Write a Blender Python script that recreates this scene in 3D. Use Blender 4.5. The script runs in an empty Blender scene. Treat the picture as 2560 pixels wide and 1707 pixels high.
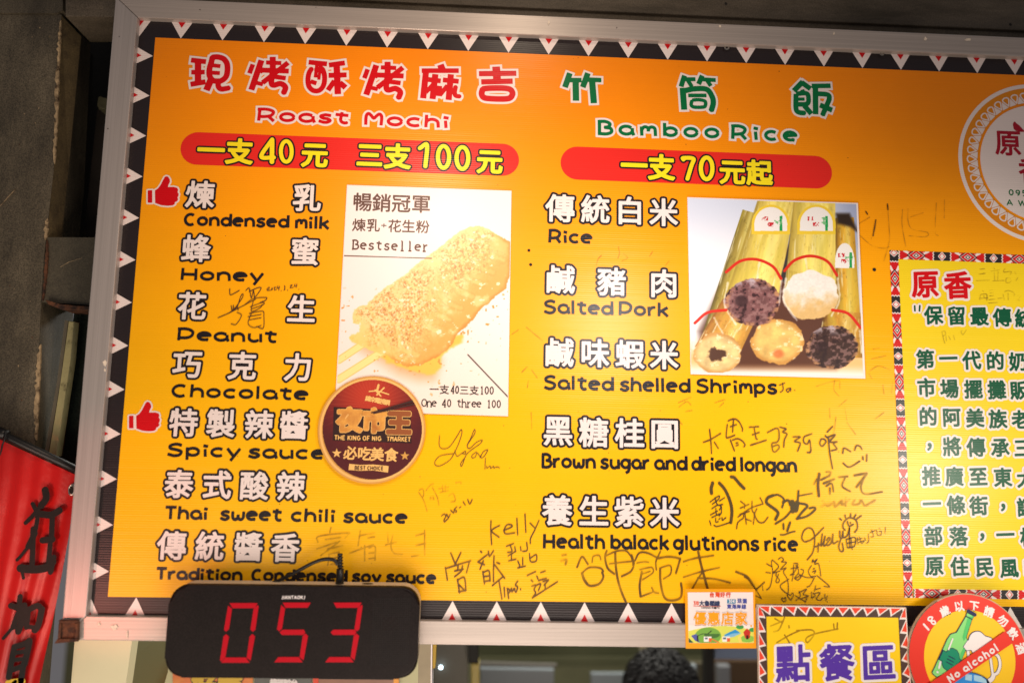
import bpy, bmesh, math, random
import numpy as np
from mathutils import Vector, Matrix

# ------------------------------------------------------------------ camera
SC = bpy.context.scene
COL = SC.collection
random.seed(7)
PITCH = 0.08            # spacing of the printed border triangles, metres
FPX = 1900.0            # focal length for a 2560 px wide frame
RV = np.array([-0.1271, -0.0467, 0.0234]); TV = np.array([-8.0768, -7.3774, 18.541])
_th = np.linalg.norm(RV); _k = RV / _th
_K = np.array([[0, -_k[2], _k[1]], [_k[2], 0, -_k[0]], [-_k[1], _k[0], 0]])
RM = np.eye(3) + math.sin(_th) * _K + (1 - math.cos(_th)) * _K @ _K
CB = -RM.T @ TV
ZTOP = 1.72 + CB[1] * PITCH
def b2w(a): return np.array([a[0], a[2], -a[1]])
CAM = np.array([CB[0] * PITCH, CB[2] * PITCH, ZTOP - CB[1] * PITCH])
cam_d = bpy.data.cameras.new('camera'); cam = bpy.data.objects.new('camera', cam_d); COL.objects.link(cam)
_r, _u, _f = b2w(RM[0]), -b2w(RM[1]), b2w(RM[2])
cam.matrix_world = Matrix(((_r[0], _u[0], -_f[0], CAM[0]), (_r[1], _u[1], -_f[1], CAM[1]), (_r[2], _u[2], -_f[2], CAM[2]), (0, 0, 0, 1)))
cam_d.sensor_width = 36; cam_d.lens = FPX / 2560 * 36; cam_d.clip_start = 0.05; cam_d.clip_end = 100
cam_d.dof.use_dof = True; cam_d.dof.focus_distance = 1.49
cam_d.dof.aperture_fstop = (cam_d.lens / 1000) / 0.022
SC.camera = cam

# ------------------------------------------------------------------ light
w = bpy.data.worlds.new('World'); SC.world = w; w.use_nodes = True
w.node_tree.nodes['Background'].inputs[0].default_value = (0.75, 0.70, 0.72, 1)
w.node_tree.nodes['Background'].inputs[1].default_value = 0.17
SC.view_settings.view_transform = 'Standard'; SC.view_settings.look = 'None'
SC.view_settings.exposure = 0; SC.view_settings.gamma = 1

def W(px, py, y=0.0):
    """point of the plane Y = y seen at photo pixel px, py (2560 x 1707)"""
    d = b2w(RM.T @ np.array([(px - 1280) / FPX, (py - 853.5) / FPX, 1.0]))
    t = (y - CAM[1]) / d[1]
    return CAM + d * t
def W2(px, py, y=0.0):
    p = W(px, py, y); return (p[0], p[2])
def pxm(px, py, y=0.0):
    return float(np.linalg.norm(W(px + 1, py, y) - W(px, py, y)))

def lamp(name, kind, px, py, dist, target, energy, color, **kw):
    L = bpy.data.lights.new(name, kind); o = bpy.data.objects.new(name, L); COL.objects.link(o)
    p = W(px, py, 0); o.location = (p[0], -dist, p[2])
    t = Vector(W(*target)); o.rotation_euler = (t - o.location).to_track_quat('-Z', 'Y').to_euler()
    L.energy = energy; L.color = color
    for k, v in kw.items(): setattr(L, k, v)
    return o
lamp('warm_stall_bulb', 'SPOT', 1060, 330, 0.62, (1060, 760), 13.3, (1.0, 0.76, 0.58), spot_size=math.radians(150), spot_blend=1.0, shadow_soft_size=0.07)
lamp('upper_bulb', 'SPOT', 1330, -330, 0.60, (1330, 120), 4.5, (1.0, 0.80, 0.60), spot_size=math.radians(150), spot_blend=1.0, shadow_soft_size=0.05)
lamp('white_stall_bulb', 'SPOT', 1640, 700, 0.58, (1600, 930), 9.6, (1.0, 0.93, 0.90), spot_size=math.radians(140), spot_blend=1.0, shadow_soft_size=0.08)
lamp('right_stall_bulb', 'SPOT', 2850, 1250, 0.8, (2520, 1130), 22, (1.0, 0.94, 0.78), spot_size=math.radians(66), spot_blend=0.55, shadow_soft_size=0.1)
lamp('red_bounce_spot', 'SPOT', -150, 1700, 0.55, (215, 1385), 4.6, (1.0, 0.24, 0.17), spot_size=math.radians(37), spot_blend=0.12, shadow_soft_size=0.03)  # added red spot in place of light bounced off the red banner
lamp('counter_glow', 'AREA', 1300, 2500, 0.9, (1300, 1300), 12, (1.0, 0.84, 0.72), size=0.8)
lamp('broad_fill', 'AREA', -300, 2700, 1.4, (900, 800), 13, (1.0, 0.82, 0.66), size=1.1)  # added fill to even out the board lighting, no real source there

# ------------------------------------------------------------------ materials
def lin(c):
    return tuple(((v / 255) / 12.92 if v / 255 <= 0.04045 else ((v / 255 + 0.055) / 1.055) ** 2.4) for v in c)
def N(nt, t, **kw):
    n = nt.nodes.new(t)
    for k, v in kw.items():
        if k.startswith('i_'): n.inputs[k[2:].replace('_', ' ')].default_value = v
        else: setattr(n, k, v)
    return n
def mat(name, rgb, rough=0.5, metal=0.0, var=0.0, vscale=8.0, bump=0.0, bscale=60.0, dirt=None, dscale=3.0, dlo=0.5, dhi=0.65,
        emit=0.0, corr=0.0, grain=0.0, streak=None, alpha=None, stretch=(1, 1, 1), spec=0.5, col2=None, grad=None):
    m = bpy.data.materials.new(name); m.use_nodes = True; nt = m.node_tree; L = nt.links
    bs = nt.nodes['Principled BSDF']; bs.inputs['Roughness'].default_value = rough; bs.inputs['Metallic'].default_value = metal
    bs.inputs['Specular IOR Level'].default_value = spec
    base = lin(rgb) + (1,)
    tc = N(nt, 'ShaderNodeNewGeometry'); vec = tc.outputs['Position']
    mp = N(nt, 'ShaderNodeMapping'); mp.inputs['Scale'].default_value = stretch; L.new(vec, mp.inputs[0]); vs = mp.outputs[0]
    rgbn = N(nt, 'ShaderNodeRGB'); rgbn.outputs[0].default_value = base; cur = rgbn.outputs[0]
    if grad:
        (z0, z1, ctop) = grad
        sx = N(nt, 'ShaderNodeSeparateXYZ'); L.new(vec, sx.inputs[0])
        mr = N(nt, 'ShaderNodeMapRange'); mr.inputs[1].default_value = z0; mr.inputs[2].default_value = z1; mr.interpolation_type = 'SMOOTHSTEP'
        L.new(sx.outputs[2], mr.inputs[0])
        mx = N(nt, 'ShaderNodeMix', data_type='RGBA'); L.new(mr.outputs[0], mx.inputs[0]); L.new(cur, mx.inputs[6]); mx.inputs[7].default_value = lin(ctop) + (1,); cur = mx.outputs[2]
    if var:
        no = N(nt, 'ShaderNodeTexNoise'); no.inputs['Scale'].default_value = vscale; no.inputs['Detail'].default_value = 8; no.inputs['Roughness'].default_value = 0.65
        L.new(vs, no.inputs['Vector'])
        mr = N(nt, 'ShaderNodeMapRange'); mr.inputs[1].default_value = 0.25; mr.inputs[2].default_value = 0.75; mr.inputs[3].default_value = 1 - var; mr.inputs[4].default_value = 1 + var
        L.new(no.outputs[0], mr.inputs[0])
        if col2:
            mr.inputs[3].default_value = 0; mr.inputs[4].default_value = 1
            mx = N(nt, 'ShaderNodeMix', data_type='RGBA'); L.new(mr.outputs[0], mx.inputs[0]); L.new(cur, mx.inputs[6]); mx.inputs[7].default_value = lin(col2) + (1,); cur = mx.outputs[2]
        else:
            mx = N(nt, 'ShaderNodeVectorMath', operation='SCALE'); L.new(cur, mx.inputs[0]); L.new(mr.outputs[0], mx.inputs['Scale']); cur = mx.outputs[0]
    if dirt:
        no = N(nt, 'ShaderNodeTexNoise'); no.inputs['Scale'].default_value = dscale; no.inputs['Detail'].default_value = 10; no.inputs['Roughness'].default_value = 0.7
        L.new(vs, no.inputs['Vector'])
        mr = N(nt, 'ShaderNodeMapRange'); mr.inputs[1].default_value = dlo; mr.inputs[2].default_value = dhi; L.new(no.outputs[0], mr.inputs[0])
        mx = N(nt, 'ShaderNodeMix', data_type='RGBA'); L.new(mr.outputs[0], mx.inputs[0]); L.new(cur, mx.inputs[6]); mx.inputs[7].default_value = lin(dirt) + (1,); cur = mx.outputs[2]
    if grain:
        no = N(nt, 'ShaderNodeTexNoise'); no.inputs['Scale'].default_value = 420; no.inputs['Detail'].default_value = 2; L.new(vec, no.inputs['Vector'])
        mr = N(nt, 'ShaderNodeMapRange'); mr.inputs[1].default_value = 0.3; mr.inputs[2].default_value = 0.7; mr.inputs[3].default_value = 1 - grain; mr.inputs[4].default_value = 1 + grain; L.new(no.outputs[0], mr.inputs[0])
        mx = N(nt, 'ShaderNodeVectorMath', operation='SCALE'); L.new(cur, mx.inputs[0]); L.new(mr.outputs[0], mx.inputs['Scale']); cur = mx.outputs[0]
    L.new(cur, bs.inputs['Base Color'])
    if emit:
        L.new(cur, bs.inputs['Emission Color']); bs.inputs['Emission Strength'].default_value = emit
    h = None
    if corr:
        sx = N(nt, 'ShaderNodeSeparateXYZ'); L.new(vec, sx.inputs[0])
        ml = N(nt, 'ShaderNodeMath', operation='MULTIPLY'); ml.inputs[1].default_value = 2 * math.pi / 0.0042; L.new(sx.outputs[2], ml.inputs[0])
        sn = N(nt, 'ShaderNodeMath', operation='SINE'); L.new(ml.outputs[0], sn.inputs[0])
        n2 = N(nt, 'ShaderNodeTexNoise'); n2.inputs['Scale'].default_value = 1.0; n2.inputs['Detail'].default_value = 3
        m2 = N(nt, 'ShaderNodeMapping'); m2.inputs['Scale'].default_value = (1.2, 1, 90); L.new(vec, m2.inputs[0]); L.new(m2.outputs[0], n2.inputs[0])
        ad = N(nt, 'ShaderNodeMath', operation='MULTIPLY_ADD'); L.new(n2.outputs[0], ad.inputs[0]); ad.inputs[1].default_value = 9.0; L.new(sn.outputs[0], ad.inputs[2])
        b1 = N(nt, 'ShaderNodeBump'); b1.inputs['Strength'].default_value = 1.0; b1.inputs['Distance'].default_value = corr; L.new(ad.outputs[0], b1.inputs['Height']); h = b1
    if bump:
        no = N(nt, 'ShaderNodeTexNoise'); no.inputs['Scale'].default_value = bscale; no.inputs['Detail'].default_value = 6; L.new(vs, no.inputs['Vector'])
        b2 = N(nt, 'ShaderNodeBump'); b2.inputs['Strength'].default_value = 1.0; b2.inputs['Distance'].default_value = bump; L.new(no.outputs[0], b2.inputs['Height'])
        if h: L.new(h.outputs[0], b2.inputs['Normal'])
        h = b2
    if h: L.new(h.outputs[0], bs.inputs['Normal'])
    if alpha is not None:
        lo, hi, sc = alpha
        no = N(nt, 'ShaderNodeTexNoise'); no.inputs['Scale'].default_value = sc; no.inputs['Detail'].default_value = 5; L.new(vec, no.inputs['Vector'])
        mr = N(nt, 'ShaderNodeMapRange'); mr.inputs[1].default_value = 0.3; mr.inputs[2].default_value = 0.7; mr.inputs[3].default_value = lo; mr.inputs[4].default_value = hi
        L.new(no.outputs[0], mr.inputs[0]); L.new(mr.outputs[0], bs.inputs['Alpha'])
    return m
zt, zb = W(1280, 130)[2], W(1280, 1500)[2]
CORR = 0.000045
PR = dict(rough=0.34, corr=CORR, spec=0.36)
M = {}
M['field'] = mat('printed_orange_yellow', (252, 188, 0), var=0.05, vscale=5, grad=(zb + (zt - zb) * 0.22, zt + 0.02, (248, 138, 0)), dirt=(222, 150, 6), dscale=2.5, dlo=0.62, dhi=0.9, **PR)
M['black'] = mat('printed_black', (40, 33, 35), **PR)
M['white'] = mat('printed_white', (236, 222, 218), **PR)
M['red'] = mat('printed_red', (206, 4, 18), **PR)
M['green'] = mat('printed_green', (0, 108, 58), **PR)
M['dgreen'] = mat('printed_dark_green', (8, 84, 56), **PR)
M['pill'] = mat('printed_pill_red', (226, 42, 34), **PR)
M['yellow'] = mat('printed_yellow', (248, 226, 30), **PR)
M['ink'] = mat('printed_ink', (32, 26, 30), **PR)
M['lemon'] = mat('printed_lemon_panel', (242, 208, 30), var=0.04, vscale=4, **PR)
M['ptwhite'] = mat('poster_white', (240, 228, 226), rough=0.4)
M['ptbrown'] = mat('poster_lettering', (88, 52, 42), rough=0.45)
M['ptdark'] = mat('poster_dark_lettering', (58, 42, 40), rough=0.45)
M['marker'] = mat('marker_ink', (84, 52, 8), rough=0.5, alpha=(0.55, 1.0, 40), var=0.3, vscale=60)
M['marker_dark'] = mat('marker_ink_dark', (48, 36, 22), rough=0.5, alpha=(0.8, 1.0, 60))
M['marker_bold'] = mat('marker_ink_bold', (74, 58, 16), rough=0.5, alpha=(0.75, 1.0, 60))
M['marker_faint'] = mat('marker_ink_faint', (120, 84, 8), rough=0.5, alpha=(0.0, 0.6, 45))
M['marker_soft'] = mat('marker_ink_soft', (104, 74, 8), rough=0.5, alpha=(0.25, 0.95, 38))
M['marker_soft2'] = mat('marker_ink_worn', (92, 64, 6), rough=0.5, alpha=(0.35, 1.0, 30))
M['pen'] = mat('pen_ink', (62, 34, 20), rough=0.5, alpha=(0.7, 1.0, 40))
M['alu'] = mat('brushed_aluminium', (184, 173, 165), rough=0.40, metal=0.30, var=0.20, vscale=1.0, stretch=(2, 40, 420), bump=0.00022, bscale=1.0)
M['alu_v'] = mat('brushed_aluminium_upright', (178, 170, 166), rough=0.40, metal=0.30, var=0.16, vscale=1.0, stretch=(420, 40, 2), bump=0.00022, bscale=1.0)
M['gold'] = mat('gold_foil', (240, 178, 92), rough=0.34, metal=0.35)
M['goldtxt'] = mat('gold_print', (240, 188, 110), rough=0.45)
M['plast'] = mat('black_casing_plastic', (24, 18, 18), rough=0.38, spec=.10, grain=.5, bump=0.0002, bscale=900, var=.15, vscale=40)
M['cream'] = mat('cream_plastic', (205, 190, 165), rough=0.45)
M['led'] = mat('red_led_segment', (166, 2, 24), rough=0.5, spec=.12, emit=0.22, var=0.08, vscale=300)
M['rubber'] = mat('black_rubber', (16, 14, 14), rough=0.42)
M['conc'] = mat('grimy_painted_steel', (98, 89, 72), rough=0.5, var=0.55, vscale=12, grain=.5, stretch=(1, 1, .35), dirt=(52, 46, 36), dscale=7, dlo=0.40, dhi=0.66, bump=0.0012, bscale=60)
M['edge'] = mat('worn_plaster_edge', (176, 152, 116), rough=0.85, var=0.6, vscale=55, dirt=(70, 54, 36), dscale=40, dlo=0.5, dhi=0.62, bump=0.003, bscale=120)
M['lint'] = mat('grey_lintel_steel', (92, 82, 68), grain=.36, rough=0.6, var=0.3, vscale=10, stretch=(.5, 1, 2), dirt=(56, 48, 34), dscale=9, dlo=0.42, dhi=0.7, bump=0.0008, bscale=90)
M['dark'] = mat('dark_recess', (30, 27, 22), grain=.4, rough=0.9, var=0.4, vscale=30)
M['rust'] = mat('rusty_steel', (96, 58, 34), rough=0.85, var=0.5, vscale=60, dirt=(44, 26, 18), dscale=45, dlo=0.45, dhi=0.6, bump=0.003, bscale=120)
M['strip'] = mat('yellowed_paint_strip', (178, 168, 118), rough=0.5, var=0.15, vscale=30, dirt=(90, 80, 50), dscale=40, dlo=0.55, dhi=0.7)
M['dglass'] = mat('dark_green_glass', (30, 38, 32), grain=.5, rough=0.7, spec=.15, var=0.4, vscale=20)
M['banner'] = mat('red_banner_vinyl', (194, 18, 15), rough=0.38, var=0.08, vscale=8, bump=0.004, bscale=9, dirt=(180, 20, 16), dscale=4, dlo=.5, dhi=.8)
M['bink'] = mat('banner_black_ink', (26, 22, 20), rough=0.5, spec=.25, bump=0.002, bscale=12)
M['byellow'] = mat('banner_yellow', (220, 180, 30), rough=0.4)
M['steel'] = mat('bright_steel', (190, 185, 175), rough=0.25, metal=0.9)
M['panel'] = mat('cream_wall_panel', (232, 226, 186), rough=0.5, var=0.07, vscale=3)
M['wallg'] = mat('pale_green_wall', (206, 204, 160), rough=0.6, var=0.06, vscale=5)
M['board_edge'] = mat('cardboard_edge', (196, 172, 148), rough=0.8, var=0.2, vscale=120)
M['signred'] = mat('sign_red', (230, 52, 36), rough=0.5)
M['signyel'] = mat('sign_yellow', (250, 200, 30), rough=0.5, var=0.03, vscale=8)
M['signwhite'] = mat('sign_white', (240, 232, 232), rough=0.5)
M['signorange'] = mat('sign_orange_red', (236, 72, 40), rough=0.5)
M['signdark'] = mat('sign_dark_brown', (78, 58, 52), rough=0.5)
M['navy'] = mat('sign_navy', (26, 30, 84), rough=0.5)
M['bottle'] = mat('sign_light_green', (140, 222, 128), rough=0.5)
M['bottle2'] = mat('sign_mid_green', (84, 200, 110), rough=0.5)
M['bottle3'] = mat('sign_teal', (10, 140, 104), rough=0.5)
M['blue'] = mat('sign_blue', (50, 144, 226), rough=0.5)
M['lblue'] = mat('sign_pale_blue', (170, 214, 238), rough=0.5)
M['purple'] = mat('sign_purple', (84, 48, 166), rough=0.5)
M['orange'] = mat('coupon_orange', (250, 164, 10), rough=0.4)
M['orred'] = mat('coupon_red', (226, 74, 30), rough=0.4)
M['cblue'] = mat('coupon_blue', (70, 78, 160), rough=0.4)
M['cteal'] = mat('coupon_teal', (10, 130, 176), rough=0.4)
M['logored'] = mat('logo_red', (168, 14, 40), **PR)
M['ring'] = mat('logo_ring_orange', (226, 138, 20), **PR)
M['skin'] = mat('skin', (190, 140, 110), rough=0.5)
M['hair'] = mat('black_hair', (26, 23, 24), rough=0.6, var=0.2, vscale=12)
M['cloth'] = mat('dark_cloth', (44, 46, 60), rough=0.9)
M['kwall'] = mat('kitchen_wall', (122, 120, 88), rough=0.8, var=0.2, vscale=4)
M['kfloor'] = mat('grey_floor', (90, 88, 84), rough=0.7, var=0.2, vscale=6)
M['ksteel'] = mat('kitchen_steel', (150, 160, 166), rough=0.5)
M['kdark'] = mat('kitchen_dark', (34, 32, 28), rough=0.7)
M['kgrey'] = mat('kitchen_grey_panel', (112, 108, 100), rough=0.6)
M['kwood'] = mat('kitchen_brown', (96, 72, 48), rough=0.7)
M['kyel'] = mat('kitchen_yellow', (190, 170, 92), rough=0.5)

# ------------------------------------------------------------------ objects
WLOC = {}
def thing(name, label, cat, loc, group=None):
    o = bpy.data.objects.new(name, None); COL.objects.link(o); o.empty_display_size = 0.05
    o.location = loc; o['label'] = label; o['category'] = cat
    if group: o['group'] = group
    WLOC[o.name] = Vector(loc); return o
def put(name, verts, faces, m, parent=None, label=None, cat=None, group=None, kind=None, smooth=False):
    v = np.asarray(verts, dtype=float)
    c = (v.min(0) + v.max(0)) / 2
    me = bpy.data.meshes.new(name)
    me.from_pydata([tuple(p) for p in (v - c)], [], faces); me.update()
    if smooth:
        for p in me.polygons: p.use_smooth = True
    if m: me.materials.append(m)
    o = bpy.data.objects.new(name, me); COL.objects.link(o)
    if parent is not None:
        o.parent = parent; o.location = Vector(c) - WLOC[parent.name]
    else: o.location = c
    WLOC[o.name] = Vector(c)
    if label: o['label'] = label
    if cat: o['category'] = cat
    if group: o['group'] = group
    if kind: o['kind'] = kind
    return o
def bm_put(name, bm, m, parent=None, **kw):
    bm.verts.ensure_lookup_table(); bm.verts.index_update()
    v = [tuple(x.co) for x in bm.verts]; f = [[x.index for x in p.verts] for p in bm.faces]; bm.free()
    return put(name, v, f, m, parent, **kw)

# ---- solids whose front outline is given in the X-Z plane
def prism(name, pts, y0, y1, m, parent=None, bevel=0.0, seg=2, **kw):
    """pts: (x,z) outline, front at y0 (toward the camera), back at y1"""
    bm = bmesh.new(); n = len(pts)
    a = sum(pts[i][0] * pts[(i + 1) % n][1] - pts[(i + 1) % n][0] * pts[i][1] for i in range(n))
    if a < 0: pts = pts[::-1]
    F = [bm.verts.new((p[0], y0, p[1])) for p in pts]; B = [bm.verts.new((p[0], y1, p[1])) for p in pts]
    ff = bm.faces.new(F)
    bm.faces.new(B[::-1])
    for i in range(n): bm.faces.new((F[(i + 1) % n], F[i], B[i], B[(i + 1) % n]))
    if bevel: bmesh.ops.bevel(bm, geom=list(ff.edges), offset=bevel, segments=seg, profile=0.5, affect='EDGES')
    bmesh.ops.recalc_face_normals(bm, faces=bm.faces)
    return bm_put(name, bm, m, parent, **kw)
def slab(name, quad, y0, thick, m, parent=None, **kw):
    return prism(name, [W2(x, y, y0) for x, y in quad], y0, y0 + thick, m, parent, **kw)
def rrect(x0, z0, x1, z1, r, n=8):
    out = []
    for cx, cz, a in ((x1 - r, z1 - r, 0), (x0 + r, z1 - r, 90), (x0 + r, z0 + r, 180), (x1 - r, z0 + r, 270)):
        for i in range(n + 1):
            t = math.radians(a + 90 * i / n); out.append((cx + r * math.cos(t), cz + r * math.sin(t)))
    return out
def tube(name, pts, r, m, parent=None, n=10, **kw):
    P = [np.array(p, float) for p in pts]; V = []; Fc = []
    rr = r if hasattr(r, '__len__') else [r] * len(P)
    up = np.array([0.13, 0.9, 0.31])
    for i, p in enumerate(P):
        t = P[min(i + 1, len(P) - 1)] - P[max(i - 1, 0)]; t = t / np.linalg.norm(t)
        a = np.cross(t, up); a /= np.linalg.norm(a); b = np.cross(t, a)
        for k in range(n):
            q = 2 * math.pi * k / n; V.append(p + rr[i] * (a * math.cos(q) + b * math.sin(q)))
    for i in range(len(P) - 1):
        for k in range(n): Fc.append((i * n + k, i * n + (k + 1) % n, (i + 1) * n + (k + 1) % n, (i + 1) * n + k))
    Fc.append(tuple(range(n))[::-1]); Fc.append(tuple(range((len(P) - 1) * n, len(P) * n)))
    return put(name, V, Fc, m, parent, smooth=True, **kw)
def cr(pts, n=6):
    """Catmull-Rom through the points"""
    if len(pts) < 3: return [tuple(p) for p in pts]
    P = [np.array(p, float) for p in pts]; P = [2 * P[0] - P[1]] + P + [2 * P[-1] - P[-2]]; out = []
    for i in range(1, len(P) - 2):
        for k in range(n):
            t = k / n; a, b, c, d = P[i - 1], P[i], P[i + 1], P[i + 2]
            out.append(tuple(0.5 * (2 * b + (c - a) * t + (2 * a - 5 * b + 4 * c - d) * t * t + (3 * b - a - 3 * c + d) * t ** 3)))
    out.append(tuple(P[-2])); return out

# ------------------------------------------------------------------ print shapes: distance field -> clean outline -> mesh
class Cv:
    def __init__(s, x0, z0, x1, z1, h, y):
        s.h, s.y = h, y; s.x0, s.z0 = x0 - 3 * h, z0 - 3 * h
        s.nx = int((x1 - x0) / h) + 8; s.nz = int((z1 - z0) / h) + 8
        s.X = s.x0 + np.arange(s.nx) * h; s.Z = s.z0 + np.arange(s.nz) * h
        s.d = np.full((s.nz, s.nx), 1.0, np.float32)
    def win(s, x0, z0, x1, z1):
        i0 = max(0, int((x0 - s.x0) / s.h)); i1 = min(s.nx, int((x1 - s.x0) / s.h) + 2)
        j0 = max(0, int((z0 - s.z0) / s.h)); j1 = min(s.nz, int((z1 - s.z0) / s.h) + 2)
        return i0, i1, j0, j1
    def stroke(s, pts, wd, mar, box=False):
        pts = [np.array(p) for p in pts]; n = len(pts) - 1; R = wd / 2 + mar
        ww = wd if hasattr(wd, '__len__') else None
        for k in range(n):
            a, b = pts[k], pts[k + 1]
            i0, i1, j0, j1 = s.win(min(a[0], b[0]) - R, min(a[1], b[1]) - R, max(a[0], b[0]) + R, max(a[1], b[1]) + R)
            if i1 <= i0 or j1 <= j0: continue
            gx = s.X[i0:i1][None, :] - a[0]; gz = s.Z[j0:j1][:, None] - a[1]
            d = b - a; L = max(1e-9, float(np.hypot(*d))); ux, uz = d / L
            t = gx * ux + gz * uz; pp = np.abs(-gx * uz + gz * ux)
            tc = np.clip(t, 0, L); dd = np.hypot(t - tc, pp) - wd / 2
            if box:
                if k == 0: e = np.maximum(pp - wd / 2, -t); dd = np.where(t < 0, np.maximum(e, 0) + 0 * dd, np.maximum(dd, -t) if n > 0 else dd)
                if k == n - 1: dd = np.where(t > L, np.maximum(pp - wd / 2, t - L), np.maximum(dd, t - L))
                if k == 0: dd = np.where(t < 0, np.maximum(pp - wd / 2, -t), dd)
            s.d[j0:j1, i0:i1] = np.minimum(s.d[j0:j1, i0:i1], dd)
    def poly(s, loops, mar, off=0.0):
        A = np.concatenate(loops); x0, z0 = A.min(0) - mar; x1, z1 = A.max(0) + mar
        i0, i1, j0, j1 = s.win(x0, z0, x1, z1)
        if i1 <= i0 or j1 <= j0: return
        gx = s.X[i0:i1][None, :].astype(np.float32); gz = s.Z[j0:j1][:, None].astype(np.float32)
        D = np.full((j1 - j0, i1 - i0), 1e9, np.float32); C = np.zeros(D.shape, np.int32)
        for l in loops:
            for a, b in zip(l, np.roll(l, -1, 0)):
                d = b - a; L2 = float(d @ d)
                if L2 < 1e-16: continue
                px_, pz = gx - a[0], gz - a[1]
                t = np.clip((px_ * d[0] + pz * d[1]) / L2, 0, 1)
                q = (px_ - t * d[0]) ** 2 + (pz - t * d[1]) ** 2
                np.minimum(D, q, out=D)
                if a[1] != b[1]:
                    lo, hi = min(a[1], b[1]), max(a[1], b[1])
                    rows = (gz[:, 0] >= lo) & (gz[:, 0] < hi)
                    if rows.any():
                        xc = a[0] + (gz[rows] - a[1]) * d[0] / d[1]
                        C[rows] += (gx < xc)
        D = np.sqrt(D); D = np.where(C % 2 == 1, -D, D) - off
        s.d[j0:j1, i0:i1] = np.minimum(s.d[j0:j1, i0:i1], D)
    def loops(s, iso, tol=0.16):
        f = s.d - iso; ins = f < 0
        ins[0, :] = ins[-1, :] = False; ins[:, 0] = ins[:, -1] = False
        f = np.where(ins, np.minimum(f, -1e-7), np.maximum(f, 1e-7))
        code = ins[:-1, :-1] * 1 + ins[:-1, 1:] * 2 + ins[1:, 1:] * 4 + ins[1:, :-1] * 8
        js, is_ = np.nonzero((code > 0) & (code < 15)); nx = s.nx
        # edges: B(ottom) R T L ; segments keep the inside on the left
        T = {1: ('BL',), 2: ('RB',), 3: ('RL',), 4: ('TR',), 5: ('BR', 'TL'), 6: ('TB',), 7: ('TL',), 8: ('LT',), 9: ('BT',), 10: ('RT', 'LB'), 11: ('RT',), 12: ('LR',), 13: ('BR',), 14: ('LB',)}
        nxt = {}
        def eid(e, j, i):
            if e == 'B': return (j * nx + i) * 2
            if e == 'T': return ((j + 1) * nx + i) * 2
            if e == 'L': return (j * nx + i) * 2 + 1
            return (j * nx + i + 1) * 2 + 1
        cc = code[js, is_]
        for j, i, c in zip(js.tolist(), is_.tolist(), cc.tolist()):
            for seg in T[c]: nxt[eid(seg[0], j, i)] = eid(seg[1], j, i)
        def pos(e):
            v = e & 1; k = e >> 1; j, i = divmod(k, nx)
            if v: a, b = f[j, i], f[j + 1, i]; t = a / (a - b); return (s.x0 + i * s.h, s.z0 + (j + t) * s.h)
            a, b = f[j, i], f[j, i + 1]; t = a / (a - b); return (s.x0 + (i + t) * s.h, s.z0 + j * s.h)
        out = []
        while nxt:
            st, e = nxt.popitem(); lp = [st]
            while e != st and e in nxt: lp.append(e); e = nxt.pop(e)
            P = np.array([pos(q) for q in lp])
            for _ in range(4):
                if len(P) < 8: break
                a, b, c = np.roll(P, 1, 0), P, np.roll(P, -1, 0)
                ac = c - a; L = np.hypot(ac[:, 0], ac[:, 1]) + 1e-12
                dv = np.abs(ac[:, 0] * (b - a)[:, 1] - ac[:, 1] * (b - a)[:, 0]) / L
                keep = dv > tol * s.h
                alt = np.zeros(len(P), bool); alt[::2] = True
                P = P[keep | alt]
                P = np.roll(P, -1, 0)
            if len(P) >= 3: out.append(P)
        return out
def fill(loops):
    cu = bpy.data.curves.new('tmp', 'CURVE'); cu.dimensions = '2D'; cu.fill_mode = 'BOTH'
    for l in loops:
        sp = cu.splines.new('POLY'); sp.points.add(len(l) - 1)
        co = np.zeros((len(l), 4)); co[:, :2] = l; co[:, 3] = 1
        sp.points.foreach_set('co', co.ravel()); sp.use_cyclic_u = True
    o = bpy.data.objects.new('tmp', cu)
    me = bpy.data.meshes.new_from_object(o)
    n = len(me.vertices); v = np.zeros(n * 3); me.vertices.foreach_get('co', v); v = v.reshape(-1, 3)
    f = [tuple(p.vertices) for p in me.polygons]
    bpy.data.objects.remove(o); bpy.data.curves.remove(cu); bpy.data.meshes.remove(me)
    return v, f
def emit(name, cv, iso, dy, m, parent, xf=None, **kw):
    """mesh of the region where the distance field is below iso, dy metres in front of the canvas plane"""
    c0 = np.array([cv.x0 + cv.nx * cv.h / 2, cv.z0 + cv.nz * cv.h / 2])
    for tol in (.16, .1, .22, .05, .3, .02):                 # the scan fill now and then trips on a near-degenerate corner: check the area
        lp = [(l - c0) * 20 for l in cv.loops(iso, tol)]
        if not lp: return None
        want = abs(sum(float(np.sum(l[:, 0] * np.roll(l[:, 1], -1) - np.roll(l[:, 0], -1) * l[:, 1])) / 2 for l in lp))
        v, f = fill(lp); got = 0.0
        for p in f:
            P = v[list(p)]; got += abs(float(np.sum(P[:, 0] * np.roll(P[:, 1], -1) - np.roll(P[:, 0], -1) * P[:, 1]))) / 2
        if abs(got - want) < .004 * want + 1e-7: break
    else: print('FILL', name, round(got / want, 3))
    if len(v) == 0: return None
    P = np.stack([v[:, 0] / 20 + c0[0], np.full(len(v), cv.y - dy), v[:, 1] / 20 + c0[1]], 1)
    return put(name, P, f, m, parent, **kw)

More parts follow.
